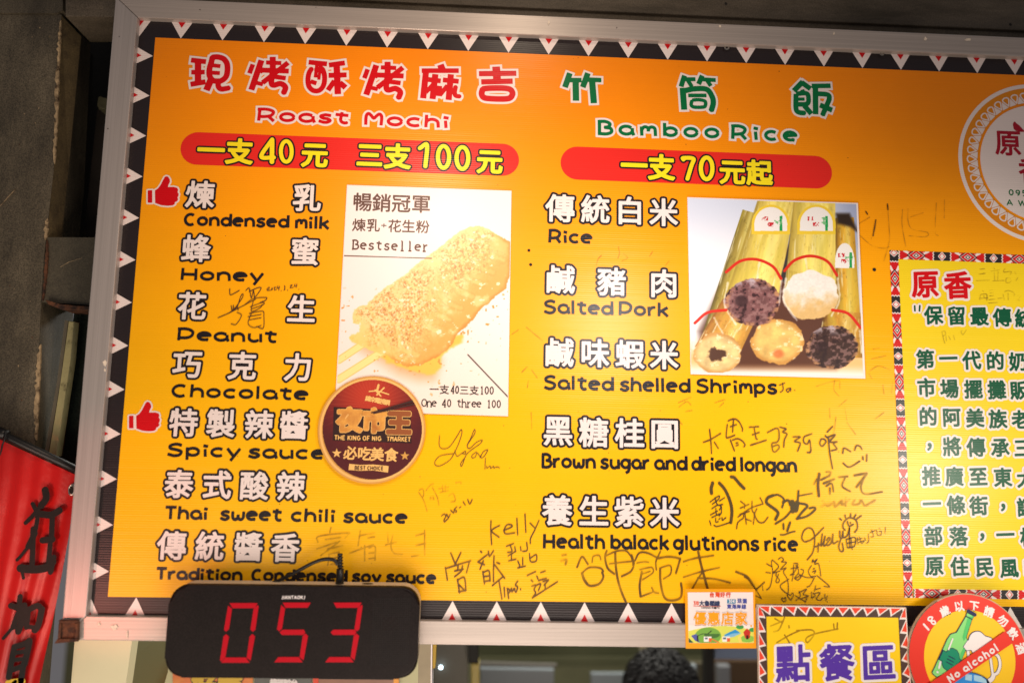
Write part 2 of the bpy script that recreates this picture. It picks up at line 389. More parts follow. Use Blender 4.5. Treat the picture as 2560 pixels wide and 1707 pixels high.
# ---- tracing frames: (x0, y0, pixels of the enlargement per photo pixel)
FR = {'A': (440, 100, 5.345), 'B': (870, 120, 5.345), 'C': (1380, 160, 3.2667), 'D': (2360, 180, 3.41), 'E': (1040, 1060, 3.5636),
      'G': (1720, 1020, 4.523), 'H': (1860, 1250, 5.6), 'I': (1410, 1350, 4.8), 'J': (1700, 1460, 9.224), 'K': (2220, 620, 6.5335), 'L': (2240, 1480, 6.906), 'P': (0, 0, 1.0), 'Q': (0, 0, 0.91875)}
for c_ in range(4):
    for r_ in range(4): FR['%d%d' % (c_, r_)] = (640 * c_, 427 * r_, 3.675 if r_ == 3 else 3.672)
def q(fr, x, y): a = FR[fr]; return (a[0] + x / a[2], a[1] + y / a[2])
def QP(fr, s): return [q(fr, *map(float, p.split(','))) for p in s.split()]
def strokes(fr, s):
    out = []
    for part in s.split(';'):
        part = part.strip()
        if not part: continue
        wd = None
        if '|' in part: wd, part = part.split('|'); wd = float(wd) / FR[fr][2]
        out.append((wd, QP(fr, part)))
    return out
def canvas(pxpts, y, h, pad):
    P = np.array([W2(x, z, y) for x, z in pxpts]); a, b = P.min(0) - pad, P.max(0) + pad
    return Cv(a[0], a[1], b[0], b[1], h, y)
def ink(name, fr, s, width, m, parent, y=0.0, dy=0.0012, smooth=True, h=0.0007, outline=None, box=False, fat=1.0, **kw):
    """pen or brush strokes traced on the plane y; outline = (extra px, material)"""
    st = [((w_ * fat if w_ else w_), P) for w_, P in strokes(fr, s)]; width = width * fat; allp = [p for _, P in st for p in P]
    c = allp[0]; k = pxm(c[0], c[1], y); mar = 3 * h + (outline[0] * k if outline else 0)
    mw = max((w_ or width) for w_, _ in st) * k
    cv = canvas(allp, y, h, mar + mw)
    for w_, P in st:
        PP = cr(P) if (smooth and len(P) > 2) else P
        cv.stroke([W2(a, b, y) for a, b in PP], (w_ or width) * k, mar, box=box)
    if outline:
        o = emit(name, cv, 0, dy + 0.0004, m, parent, **kw)
        emit('outline', cv, outline[0] * k, dy, outline[1], o); return o
    return emit(name, cv, 0, dy, m, parent, **kw)
def shape(name, fr, s, m, parent, y=0.0, dy=0.0012, rnd=0.0, h=0.0006, smooth=False, **kw):
    """filled polygon(s) traced on the plane y"""
    LL = [QP(fr, part) for part in s.split(';')]
    if smooth: LL = [cr(l + [l[0]], 5)[:-1] for l in LL]
    allp = [p for l in LL for p in l]; k = pxm(allp[0][0], allp[0][1], y)
    cv = canvas(allp, y, h, 4 * h + rnd * k)
    for l in LL: cv.poly([np.array([W2(a, b, y) for a, b in l])], 3 * h + rnd * k)
    return emit(name, cv, rnd * k, dy, m, parent, **kw)
def disc_pts(cx, cy, r, n=72, y=0.0):
    k = pxm(cx, cy, y) * r; c = W2(cx, cy, y)
    return [(c[0] + k * math.cos(2 * math.pi * i / n), c[1] + k * math.sin(2 * math.pi * i / n)) for i in range(n)]
def flat(name, pts, y, m, parent, **kw):
    return put(name, [(p[0], y, p[1]) for p in pts], [tuple(range(len(pts)))], m, parent, **kw)
def ringmesh(name, outer, inner, y, m, parent, **kw):
    n = len(outer); V = [(p[0], y, p[1]) for p in outer] + [(p[0], y, p[1]) for p in inner]
    return put(name, V, [(i, (i + 1) % n, n + (i + 1) % n, n + i) for i in range(n)], m, parent, **kw)

# ---- glyphs
_g = {}
def glyph(ch):
    if ch in _g: return _g[ch]
    c = bpy.data.curves.new('g', 'FONT'); c.body = ch; o = bpy.data.objects.new('g', c); COL.objects.link(o)
    bpy.context.view_layer.update()
    cc = o.to_curve(bpy.context.evaluated_depsgraph_get()); L = []
    for s in cc.splines:
        P = []; bp = s.bezier_points; n = len(bp)
        for i in range(n):
            a, b = bp[i], bp[(i + 1) % n]
            p0, p1, p2, p3 = [np.array(v[:2]) for v in (a.co, a.handle_right, b.handle_left, b.co)]
            dv = np.linalg.norm(np.cross(p3 - p0, p1 - p0)) + np.linalg.norm(np.cross(p3 - p0, p2 - p0))
            ks = (0,) if dv < 1e-4 else (0, .34, .67)
            for t in ks: P.append((1 - t) ** 3 * p0 + 3 * (1 - t) ** 2 * t * p1 + 3 * (1 - t) * t * t * p2 + t ** 3 * p3)
        L.append(np.array(P))
    o.to_curve_clear(); bpy.data.objects.remove(o); bpy.data.curves.remove(c)
    _g[ch] = L; return L
_ref = np.concatenate(glyph('國')); _rc = (_ref.min(0) + _ref.max(0)) / 2; _rs = (_ref.max(0) - _ref.min(0))[0] / 0.86
def cjk(name, text, pts, em, m, parent, y=0.0, bold=0.0, out=None, dy=0.0012, h=0.0007, sx=1.0, shear=0.0, rot=0.0, sy=1.0, kx=0.0, **kw):
    """characters centred on photo pixels pts; em, bold, out in photo pixels; every character is a part of its own"""
    if len(pts) == 2 and len(text) > 2:
        a, b = np.array(pts[0]), np.array(pts[1]); pts = [tuple(a + (b - a) * i / (len(text) - 1)) for i in range(len(text))]
    k = pxm(pts[0][0], pts[0][1], y); mar = ((out[0] if out else 0) + abs(bold)) * k + 3 * h
    for i, (ch, p) in enumerate(zip(text, pts)):
        if ch == ' ': continue
        cv = canvas([p], y, h, em * k * 0.62 * max(sx, sy) + mar)
        c = np.array(W2(p[0], p[1], y)); ro = math.radians(rot[i] if hasattr(rot, '__len__') else rot)
        L = []
        for l in glyph(ch):
            v = (l - _rc) / _rs * em * k
            if ch == '，': v = v + np.array([0.32, 0.28]) * em * k
            v = np.stack([v[:, 0] * sx + kx * v[:, 1], v[:, 1] * sy + shear * v[:, 0]], 1)
            v = np.stack([v[:, 0] * math.cos(ro) - v[:, 1] * math.sin(ro), v[:, 0] * math.sin(ro) + v[:, 1] * math.cos(ro)], 1)
            L.append(v + c)
        cv.poly(L, mar); d2 = dy + (i % 2) * .00012
        o = emit(name, cv, bold * k, d2 + (0.0004 if out else 0), m, parent, **kw)
        if out: emit('character_outline', cv, (bold + out[0]) * k, d2, out[1], o)

def arc(cx, cy, rx, ry, a0, a1, n=16):
    return [(cx + rx * math.cos(math.radians(a0 + (a1 - a0) * i / n)), cy + ry * math.sin(math.radians(a0 + (a1 - a0) * i / n))) for i in range(n + 1)]
LT = {
 'a': (1.0, [arc(.5, .48, .42, .38, 38, 335), [(.9, .70), (.90, .35), (1.0, .0)]]),
 'b': (.98, [[(.12, 1.3), (.12, .05)], arc(.52, .47, .40, .37, 0, 360)]),
 'c': (.92, [arc(.52, .48, .42, .38, 48, 312)]),
 'd': (1.0, [[(.92, 1.32), (.94, .0)], arc(.5, .47, .40, .37, 0, 360)]),
 'e': (1.0, [[(.14, .50), (.9, .60)] + arc(.5, .5, .42, .38, 14, 285), arc(.5, .5, .42, .38, 285, 300) + [(.66, .0)]]),
 'g': (1.0, [arc(.48, .5, .40, .37, 0, 360), [(.9, .95), (.9, .1), (.78, -.22), (.5, -.35)]]),
 'h': (.95, [[(.12, 1.32), (.1, .0)], [(.12, .5)] + arc(.48, .46, .37, .40, 160, 10) + [(.87, .0)]]),
 'i': (.36, [[(.15, .78), (.2, .0)], [(.02, 1.12), (.34, 1.04)]]),
 'k': (.88, [[(.12, 1.32), (.1, .0)], [(.84, .86), (.18, .42)], [(.34, .52), (.86, .0)]]),
 'l': (.34, [[(.14, 1.32), (.16, .0)]]),
 'm': (1.12, [[(.1, .88), (.12, .0)], [(.1, .55)] + arc(.36, .62, .2, .24, 170, 0) + [(.56, .42)], [(.56, .55)] + arc(.8, .62, .22, .24, 180, 0) + [(1.04, .0)]]),
 'n': (.98, [[(.1, .9), (.13, .0)], [(.12, .48)] + arc(.5, .48, .37, .38, 160, 5) + [(.9, .0)]]),
 'o': (1.0, [arc(.5, .48, .41, .37, 0, 360)]),
 'p': (1.0, [[(.1, .92), (.14, -.35)], arc(.5, .48, .39, .37, 0, 360)]),
 'r': (.72, [[(.1, .9), (.14, .0)], arc(.54, .38, .40, .46, 165, 82)]),
 's': (.86, [cr([(.80, .80), (.46, .88), (.17, .72), (.30, .52), (.58, .46), (.76, .28), (.60, .10), (.36, .08), (.06, .22)], 4)]),
 't': (.84, [[(.42, 1.22)] + [(.34, .45)] + arc(.62, .38, .26, .30, 190, 300), [(.02, .96), (.82, .88)]]),
 'u': (1.0, [[(.12, .92)] + arc(.46, .46, .35, .38, 180, 320), [(.88, .9), (.92, .0)]]),
 'v': (.9, [[(.06, .92), (.46, .08), (.84, .92)]]),
 'w': (1.15, [[(.1, .9)] + arc(.34, .42, .24, .34, 175, 360) + [(.58, .55)], [(.58, .42)] + arc(.82, .42, .24, .34, 180, 365) + [(1.06, .9)]]),
 'y': (.95, [[(.06, .9), (.46, .18)], [(.92, .9), (.32, -.35)]]),
 'B': (1.0, [[(.12, 1.22), (.12, .0)], cr([(.0, 1.22), (.5, 1.25), (.82, 1.05), (.72, .76), (.44, .68)], 4), cr([(.44, .68), (.86, .6), (.92, .26), (.6, .06), (.02, .08)], 4)]),
 'C': (1.12, [arc(.6, .62, .50, .56, 52, 308)]),
 'H': (1.15, [[(.1, 1.28), (.08, .0)], [(1.0, 1.24), (1.02, .0)], [(.1, .62), (1.0, .6)]]),
 'M': (1.2, [cr([(.12, .0), (.12, .9), (.25, 1.2), (.42, 1.02), (.6, .72), (.78, 1.02), (.95, 1.18), (1.08, .88), (1.06, .0)], 4)]),
 'P': (1.15, [[(.12, 1.2), (.1, .0)], cr([(.0, 1.2), (.6, 1.22), (1.0, .95), (.95, .5), (.6, .28), (.12, .28)], 4)]),
 'R': (1.15, [[(.14, 1.22), (.1, .0)], cr([(.0, 1.22), (.6, 1.24), (.98, 1.0), (.85, .6), (.45, .46), (.12, .46)], 4), [(.72, .46), (1.04, .0)]]),
 'S': (1.08, [cr([(.96, 1.1), (.6, 1.22), (.2, 1.06), (.22, .78), (.6, .66), (.94, .48), (.86, .16), (.5, .04), (.05, .2)], 4)]),
 'T': (1.0, [[(.0, 1.2), (.98, 1.2)], [(.48, 1.2), (.5, .0)]]),
 'O': (1.15, [arc(.56, .62, .48, .56, 0, 360)]),
 'N': (1.1, [[(.1, .0), (.12, 1.2), (.92, .05), (.95, 1.22)]]),
 'A': (1.1, [[(.02, .0), (.52, 1.22), (1.04, .0)], [(.22, .42), (.84, .42)]]),
 'E': (.9, [[(.82, 1.2), (.12, 1.2), (.12, .05), (.84, .05)], [(.12, .64), (.74, .64)]]),
 'F': (.85, [[(.82, 1.2), (.12, 1.2), (.12, .0)], [(.12, .64), (.7, .64)]]),
 'G': (1.1, [arc(.58, .62, .48, .56, 45, 340) + [(1.05, .6), (.64, .6)]]),
 'I': (.32, [[(.16, 1.24), (.16, .0)]]),
 'J': (.7, [[(.5, 1.24), (.5, .3), (.35, .06), (.05, .12)]]),
 'K': (1.0, [[(.12, 1.24), (.12, .0)], [(.92, 1.22), (.16, .58)], [(.36, .7), (.98, .0)]]),
 'U': (1.05, [[(.1, 1.24), (.1, .45)] + arc(.52, .45, .42, .4, 180, 360) + [(.94, 1.24)]]),
 'W': (1.5, [[(.04, 1.22), (.38, .02), (.72, 1.1), (1.06, .02), (1.42, 1.22)]]),
 '0': (.8, [arc(.4, .62, .32, .56, 0, 360)]),
 '1': (.6, [[(.1, 1.0), (.34, 1.2), (.34, .0)]]),
 '3': (.8, [cr([(.08, 1.14), (.5, 1.2), (.66, .94), (.34, .66)], 4), cr([(.34, .66), (.72, .5), (.62, .12), (.06, .06)], 4)]),
 '4': (.85, [[(.58, .0), (.58, 1.2), (.06, .34), (.82, .34)]]),
 '5': (.8, [[(.7, 1.2), (.16, 1.2), (.12, .68)] + arc(.36, .4, .34, .34, 115, -130)]),
 '7': (.8, [[(.06, 1.18), (.72, 1.18), (.3, .0)]]),
 '8': (.8, [arc(.4, .9, .27, .27, 0, 360), arc(.4, .34, .33, .31, 0, 360)]),
 '9': (.8, [arc(.4, .84, .3, .33, 0, 360), [(.7, .84), (.62, .3), (.34, .02)]]),
 '+': (.8, [[(.4, .9), (.4, .1)], [(.0, .5), (.8, .5)]]),
 '.': (.3, [[(.14, .05), (.16, .0)]]),
}
SERIF = {'l': [[(-.08, .0), (.42, .0)], [(-.02, 1.3), (.14, 1.3)]], 'r': [[(-.08, .0), (.42, .0)], [(-.05, .9), (.1, .9)]], 't': [], 'B': [[(-.06, 1.22), (.2, 1.22)], [(-.06, .02), (.2, .02)]],
         'n': [[(-.06, .0), (.3, .0)], [(.72, .0), (1.05, .0)]], 'h': [[(-.06, .0), (.3, .0)], [(.7, .0), (1.02, .0)], [(-.02, 1.3), (.12, 1.3)]], '1': [[(.1, .0), (.58, .0)]], '4': [[(.4, .0), (.78, .0)]], 'i': [[(.0, .0), (.4, .0)]]}
def eng(name, text, p0, p1, xh, sw, m, parent, y=0.0, out=None, dy=0.0012, h=0.0007, serif=False, gap=0.26, mono=None, box=True, **kw):
    """Latin lettering from p0 (left end of the baseline) to p1 (right end); xh, sw in photo pixels"""
    X = 0; lay = []
    for ch in text:
        if ch == ' ': X += 0.62 if mono is None else mono; continue
        w_, S = LT[ch]
        if serif: S = S + SERIF.get(ch, [])
        if mono is not None: lay.append((X + (mono - w_) / 2, S)); X += mono
        else: lay.append((X, S)); X += w_ + gap
    tot = X - (gap if mono is None else 0)
    a, b = np.array(W2(*p0, y)), np.array(W2(*p1, y)); k = pxm(p0[0], p0[1], y); sw_ = sw * k
    ux = (b - a) / tot * 1.0; up = np.array([-(b - a)[1], (b - a)[0]]) / np.linalg.norm(b - a) * xh * k
    mar = (out[0] if out else 0) * k + 3 * h
    cv = canvas([p0, p1], y, h, xh * k * 1.5 + mar)
    for x0, S in lay:
        for st in S: cv.stroke([a + ux * (x0 + u) + up * v for u, v in st], sw_, mar, box=box)
    if out:
        o = emit(name, cv, 0, dy + 0.0004, m, parent, **kw)
        emit('outline', cv, out[0] * k, dy, out[1], o); return o
    return emit(name, cv, 0, dy, m, parent, **kw)

# ---- printed pictures: dense sheet with a colour per point
def art(name, corners, nx, ny, fn, parent, y=0.0, dy=0.0012, rough=0.4, corr=0.0, **kw):
    (ax, ay), (bx, by), (cx, cy), (dx, dy_) = corners     # TL TR BR BL
    s = np.linspace(0, 1, nx)[None, :]; t = np.linspace(0, 1, ny)[:, None]
    PX = (1 - t) * ((1 - s) * ax + s * bx) + t * ((1 - s) * dx + s * cx)
    PY = (1 - t) * ((1 - s) * ay + s * by) + t * ((1 - s) * dy_ + s * cy)
    rgb, mask = fn(PX, PY, s + 0 * t, t + 0 * s)
    yy = y - dy
    d = np.stack([(PX - 1280) / FPX, (PY - 853.5) / FPX, np.ones_like(PX)], -1) @ RM   # = RM.T @ v
    d = np.stack([d[..., 0], d[..., 2], -d[..., 1]], -1)
    P = CAM + d * ((yy - CAM[1]) / d[..., 1])[..., None]
    V = P.reshape(-1, 3)
    idx = np.arange(nx * ny).reshape(ny, nx)
    Q = np.stack([idx[1:, :-1], idx[1:, 1:], idx[:-1, 1:], idx[:-1, :-1]], -1).reshape(-1, 4)
    if mask is not None:
        mm = mask.reshape(-1); Q = Q[mm[Q].all(1)]
    c = (V.min(0) + V.max(0)) / 2
    me = bpy.data.meshes.new(name); me.vertices.add(len(V)); me.vertices.foreach_set('co', (V - c).ravel().astype(np.float32))
    me.loops.add(Q.size); me.loops.foreach_set('vertex_index', Q.ravel().astype(np.int32))
    me.polygons.add(len(Q)); me.polygons.foreach_set('loop_start', np.arange(0, Q.size, 4, dtype=np.int32))
    me.update(calc_edges=True)
    ca = me.color_attributes.new('print', 'FLOAT_COLOR', 'POINT')
    v = np.clip(rgb, 0, 255) / 255; v = np.where(v <= 0.04045, v / 12.92, ((v + 0.055) / 1.055) ** 2.4)
    ca.data.foreach_set('color', np.concatenate([v, np.ones(v.shape[:2] + (1,))], -1).ravel().astype(np.float32))
    m = mat(name + '_print', (255, 255, 255), rough=rough, corr=corr); nt = m.node_tree
    at = nt.nodes.new('ShaderNodeAttribute'); at.attribute_name = 'print'; nt.links.new(at.outputs['Color'], nt.nodes['Principled BSDF'].inputs['Base Color'])
    me.materials.append(m)
    o = bpy.data.objects.new(name, me); COL.objects.link(o)
    if parent is not None: o.parent = parent; o.location = Vector(c) - WLOC[parent.name]
    else: o.location = c
    WLOC[o.name] = Vector(c)
    for k, vv in kw.items():
        if vv: o[k] = vv
    return o
_rng = np.random.RandomState(3)
_nz = _rng.rand(256, 256)
def vn(x, y, sc, oct=4):
    """value noise 0..1"""
    out = 0; amp = 0.5; tot = 0
    for o_ in range(oct):
        a, b = x / sc + 17 * o_, y / sc + 31 * o_; i, j = np.floor(a).astype(int), np.floor(b).astype(int); u, v = a - i, b - j
        u = u * u * (3 - 2 * u); v = v * v * (3 - 2 * v)
        g = lambda p, r: _nz[p % 256, r % 256]
        out = out + amp * ((g(i, j) * (1 - u) + g(i + 1, j) * u) * (1 - v) + (g(i, j + 1) * (1 - u) + g(i + 1, j + 1) * u) * v); tot += amp
        amp *= .55; sc = sc / 2
    return out / tot
def mixc(c, col, a):
    a = np.clip(a, 0, 1)[..., None]; return c * (1 - a) + np.asarray(col, float) * a
def sstep(a, b, x): t = np.clip((x - a) / (b - a), 0, 1); return t * t * (3 - 2 * t)
def pdist(PX, PY, poly):
    """signed distance (px) to a closed polygon, negative inside"""
    P = np.array(poly, float); D = np.full(PX.shape, 1e9); C = np.zeros(PX.shape, int)
    for a, b in zip(P, np.roll(P, -1, 0)):
        d = b - a; t = np.clip(((PX - a[0]) * d[0] + (PY - a[1]) * d[1]) / (d @ d + 1e-9), 0, 1)
        D = np.minimum(D, np.hypot(PX - a[0] - t * d[0], PY - a[1] - t * d[1]))
        if a[1] != b[1]:
            r = (PY >= min(a[1], b[1])) & (PY < max(a[1], b[1])); C += (r & (PX < a[0] + (PY - a[1]) * d[0] / d[1]))
    return np.where(C % 2 == 1, -D, D)
def ldist(PX, PY, pts):
    D = np.full(PX.shape, 1e9)
    for a, b in zip(pts[:-1], pts[1:]):
        a, b = np.array(a, float), np.array(b, float); d = b - a; t = np.clip(((PX - a[0]) * d[0] + (PY - a[1]) * d[1]) / (d @ d + 1e-9), 0, 1)
        D = np.minimum(D, np.hypot(PX - a[0] - t * d[0], PY - a[1] - t * d[1]))
    return D
# ================================================================== the menu board
def UV(u, v, y=0.0): return (u * PITCH, ZTOP - v * PITCH)
mb = thing('menu_board', 'large orange and yellow food menu board in an aluminium frame with black triangle border', 'menu board', tuple(W(1500, 1580)))
uL, uR, vB = -0.61, 28.5, 13.15
def sheet(name, u0, v0, u1, v1, y, m, parent, **kw):
    a, b = UV(u0, v0), UV(u1, v1)
    return put(name, [(a[0], y, a[1]), (b[0], y, a[1]), (b[0], y, b[1]), (a[0], y, b[1])], [(3, 2, 1, 0)], m, parent, **kw)
prism('board_sheet', [UV(uL - .75, -.75), UV(uR + .7, -.75), UV(uR + .7, vB + .75), UV(uL - .75, vB + .75)], 0.0, 0.004, M['black'], mb)
sheet('printed_field', uL, 0, uR, vB, -0.0004, M['field'], mb)
tri = None
def bt(u, v, du, dv, hs):
    """border triangle: tip at (u, v), opening along (du, dv)"""
    def P(a, b, y): x = UV(u + du * a + dv * b, v + dv * a + du * b); return (x[0], y, x[1])
    w_ = put('border_triangle', [P(0, 0, -.0008), P(.62, .62 * hs, -.0008), P(.62, -.62 * hs, -.0008)], [(0, 1, 2)], M['white'], mb)
    put('red_triangle', [P(.27, 0, -.0012), P(.62, .35 * hs, -.0012), P(.62, -.35 * hs, -.0012)], [(0, 1, 2)], M['red'], w_)
for i in range(-1, 29): bt(i, 0.0, 0, -1, .60)
for j in range(13): bt(uL - .02, .5011 + 1.0105 * j - .02, -1, 0, .55)
for i in range(0, 29): bt(-0.9882 + i, vB + .005, 0, 1, .55)
yF = -0.014
TL, TLi, BLi, BL = (289, -8), (343, 43.6), (215, 1539), (151, 1599)
TR, TRi, BRi, BR = (3150, 121), (3150, 169), (3150, 1580), (3150, 1636)
slab('frame_rail', [TL, TLi, BLi, BL], yF, .026, M['alu_v'], mb, bevel=.0015)
slab('frame_rail', [(TL[0] + 1, TL[1]), (TR[0], TR[1]), TRi, (TLi[0] + 1, TLi[1])], yF + .0006, .026, M['alu'], mb, bevel=.0015)
slab('frame_rail', [(BLi[0] + 1, BLi[1]), BRi, BR, (BL[0] + 1, BL[1])], yF + .0012, .026, M['alu'], mb, bevel=.0015)

X_ = dict(parent=mb)
OW = (6.5, M['white'])
# ---- titles, traced stroke by stroke
KAO = '55|1030,335 985,455;70|1145,280 1010,675;48|1050,575 1165,602;70|1295,235 1297,430;50|1205,310 1410,318;60|1500,312 1340,440 1160,580;60|1165,412 1510,425;50|1125,440 1180,395;55|1290,495 1470,520;66|1290,450 1278,580 1310,612 1400,592 1465,640 1440,720'
def shift(s, dx, dy):
    out = []
    for part in s.split(';'):
        a, b = part.split('|'); out.append(a + '|' + ' '.join('%g,%g' % (float(p.split(',')[0]) + dx, float(p.split(',')[1]) + dy) for p in b.split()))
    return ';'.join(out)
XIAN = '60|205,278 405,300;56|208,440 388,438;62|198,602 398,568;74|298,280 298,590;66|490,240 560,236 640,262 686,330 690,430 668,505 610,552 545,558 490,545 450,480 452,390 478,300 490,240;48|470,345 598,360;48|470,445 590,452;78|468,545 410,680;62|575,560 568,625 610,665 718,648'
SU = '58|1775,305 2020,330;58|1815,390 1780,450 1765,540 1780,630 1840,685 1920,680 1975,610 1988,500 1965,410 1930,378;40|1850,405 1985,412;40|1885,340 1865,510;36|1932,350 1910,540;52|1800,562 1880,588;60|2045,345 2258,315;60|2040,482 2282,475;74|2148,330 2165,732;60|2120,555 2032,680;66|2190,580 2268,645'
MA = '78|1235,232 1262,300;56|985,312 1480,312;70|1042,330 1005,680;58|1075,430 1240,450;70|1168,358 1130,690;50|1140,495 1040,600;58|1268,435 1480,455;70|1375,360 1345,702;52|1330,510 1225,640;58|1225,515 1210,650;52|1440,520 1425,600 1440,645 1495,655'
JI = '88|1978,258 1992,430;62|1750,352 2248,347;64|1780,462 2200,452;68|1800,555 1900,545 2080,545 2170,565 2198,620 2165,675 2080,690 1900,685 1815,670 1785,620 1800,555'
for fr_, s_ in (('A', XIAN), ('A', KAO), ('A', SU), ('B', shift(KAO, -765, -42)), ('B', MA), ('B', JI)): ink('title_character', fr_, s_, 12, M['red'], mb, outline=(5.6, M['white']), box=True, fat=1.17)
CT = ('42|145,80 105,195;34|125,137 240,137;46|192,140 195,305;42|292,80 250,195;34|270,132 402,137;46|326,140 341,325;'
      '36|1080,100 1052,190;30|1070,130 1170,130;30|1108,140 1140,190;36|1225,100 1195,170;30|1210,130 1335,137;30|1265,140 1295,185;'
      '44|1065,200 1078,378;40|1075,225 1160,208 1260,212 1305,270 1315,325 1298,387;28|1110,262 1260,262;26|1145,300 1200,297 1248,310 1250,345 1230,357 1160,357 1135,340 1140,305;'
      '38|2045,150 1972,225;38|2035,155 2108,208;30|2040,215 2052,245;34|1995,248 2075,245 2092,285 2080,330 2000,335;36|1990,250 1990,370 2015,400 2060,405;24|2000,292 2060,292;38|2058,345 2115,412;'
      '34|2118,185 2272,183;40|2148,190 2150,415;36|2165,248 2245,255 2262,285 2240,345 2205,425;38|2185,340 2285,382')
CP = CT.split(';')
for s_ in (CP[:6], CP[6:16], CP[16:]): ink('title_character', 'C', ';'.join(s_), 12, M['green'], mb, outline=(5.2, M['white']), box=True, fat=1.12)
eng('title_lettering', 'Roast', q('A', 1085, 1085), q('A', 2305, 1128), 25, 8.2, M['red'], mb, out=(5.4, M['white']), gap=.20)
eng('title_lettering', 'Mochi', q('B', 212, 1032), q('B', 1345, 1078), 25, 8.2, M['red'], mb, out=(5.4, M['white']), gap=.20)
eng('title_lettering', 'Bamboo', q('C', 372, 578), q('C', 1365, 610), 27, 8.4, M['green'], mb, out=(5.4, M['white']), gap=.42)
eng('title_lettering', 'Rice', q('C', 1462, 615), q('C', 2000, 638), 27, 8.4, M['green'], mb, out=(5.4, M['white']), gap=.42)

# ---- price pills
def pill(a, b, wd, txts):
    k = pxm(*a); cv = canvas([a, b], 0, .001, wd * k)
    cv.stroke([W2(*a), W2(*b)], wd * k, .004)
    e = emit('price_pill', cv, 0, .0008, M['pill'], mb)
    return e
YO = (4.2, M['ink'])
p1 = pill((495, 372), (1256, 400), 86, None)
cjk('price_character', '一支', [q('00', 1940, 1387), q('00', 2200, 1400)], 68, M['yellow'], p1, bold=2.6, out=YO)
cjk('price_character', '元', [q('10', 540, 1430)], 66, M['yellow'], p1, bold=2.6, out=YO)
cjk('price_character', '三支', [q('10', 1045, 1432), q('10', 1300, 1445)], 66, M['yellow'], p1, bold=2.6, out=YO)
cjk('price_character', '元', [q('10', 2145, 1490)], 64, M['yellow'], p1, bold=2.6, out=YO)
NUM4 = '38|150,1285 50,1440 165,1450;42|150,1290 148,1490'
def ring(cx, cy, rx, ry, wd): return '%g|' % wd + ' '.join('%g,%g' % (cx + rx * math.cos(t * math.pi / 8), cy + ry * math.sin(t * math.pi / 8)) for t in range(17))
ink('price_numerals', '10', NUM4 + ';' + ring(280, 1395, 50, 95, 36), 10, M['yellow'], p1, outline=YO)
ink('price_numerals', '10', '38|1505,1365 1570,1335 1555,1530;' + ring(1722, 1445, 52, 100, 38) + ';' + ring(1895, 1455, 54, 100, 38), 10, M['yellow'], p1, outline=YO)
p2 = pill((1444, 408.5), (2038, 431), 85, None)
cjk('price_character', '一支', [q('20', 1120, 1528), q('20', 1370, 1545)], 66, M['yellow'], p2, bold=2.6, out=YO)
cjk('price_character', '元起', [(1830, 432), (1898, 434)], 64, M['yellow'], p2, bold=2.4, out=YO)
ink('price_numerals', 'P', '10|1708,400 1708,396 1733,398 1728,415 1718,448;' + ring(1766, 422, 14.5, 27, 10.5), 10, M['yellow'], p2, outline=YO)

# ---- the two columns of dishes
WI = dict(bold=1.75, out=(5.4, M['ink']))
def item(text, pts, em=72): cjk('dish_character', text, pts, em, M['white'], mb, **WI)
item('煉乳', [q('01', 1840, 225), q('11', 470, 258)])
item('蜂蜜', [q('01', 1803, 720), q('11', 450, 748)])
item('花生', [q('01', 1765, 1247), q('11', 418, 1275)])
item('巧克力', [q('02', 1722, 212), q('02', 2225, 228), q('12', 388, 240)])
item('特製辣醬', [q('02', 1688, 747), q('02', 2030, 755), q('12', 30, 765), q('12', 350, 772)])
item('泰式酸辣', [q('02', 1645, 1310), q('02', 1995, 1316), q('12', -15, 1325), q('12', 322, 1330)])
item('傳統醬香', [q('03', 1582, 305), q('03', 1930, 310), q('03', 2285, 318), q('13', 270, 325)])
item('傳統白米', [q('21', 442, 352), q('21', 765, 362), q('21', 1080, 375), q('21', 1390, 390)])
item('鹹豬肉', [q('21', 442, 1005), q('21', 915, 1025), q('21', 1392, 1042)])
item('鹹味蝦米', [q('22', 432, 106), q('22', 760, 112), q('22', 1080, 122), q('22', 1395, 130)])
item('黑糖桂圓', [q('22', 422, 822), q('22', 750, 838), q('22', 1080, 845), q('22', 1400, 852)], 74)
item('養生紫米', [(1393, 1276.5), (1484.5, 1278.5), (1572.5, 1280), (1661, 1282.5)], 75)
def en(t, a, b, xh=23.5, sw=7.4, gap=.15): eng('dish_name', t, a, b, xh * 1.06, sw, M['ink'], mb, gap=gap)
en('Condensed', q('01', 1690, 503), q('11', 300, 525)); en('milk', q('11', 360, 530), q('11', 668, 537))
en('Honey', q('01', 1662, 1003), q('11', 66, 1020), 23)
en('Peanut', q('01', 1628, 1556), q('11', 190, 1578), 23)
en('Chocolate', q('02', 1572, 505), q('12', 480, 537), 23.5)
en('Spicy', q('02', 1532, 1048), q('02', 2205, 1062), 23.5); en('sauce', q('02', 2275, 1066), q('12', 635, 1080), 23.5)
en('Thai', q('03', 1515, 58), q('03', 1905, 65)); en('sweet', q('03', 2020, 68), q('13', 235, 78)); en('chili', q('13', 320, 80), q('13', 725, 88)); en('sauce', q('13', 800, 90), q('13', 1388, 100))
en('Tradition', q('03', 1435, 611), q('03', 2225, 622), 21.5); en('Condensed', q('13', -40, 624), q('13', 835, 636), 21.5); en('soy', q('13', 882, 637), q('13', 1145, 641), 21.5); en('sauce', q('13', 1195, 643), q('13', 1650, 652), 21.5)
en('Rice', q('21', 335, 660), q('21', 735, 672), 24)
en('Salted', q('21', 290, 1308), q('21', 925, 1325), 24.5); en('Pork', q('21', 980, 1326), q('21', 1432, 1338), 24.5)
en('Salted', q('22', 290, 435), q('22', 930, 452), 25); en('shelled', q('22', 988, 453), q('22', 1632, 468), 25); en('Shrimps', q('22', 1690, 468), q('32', 82, 482), 25)
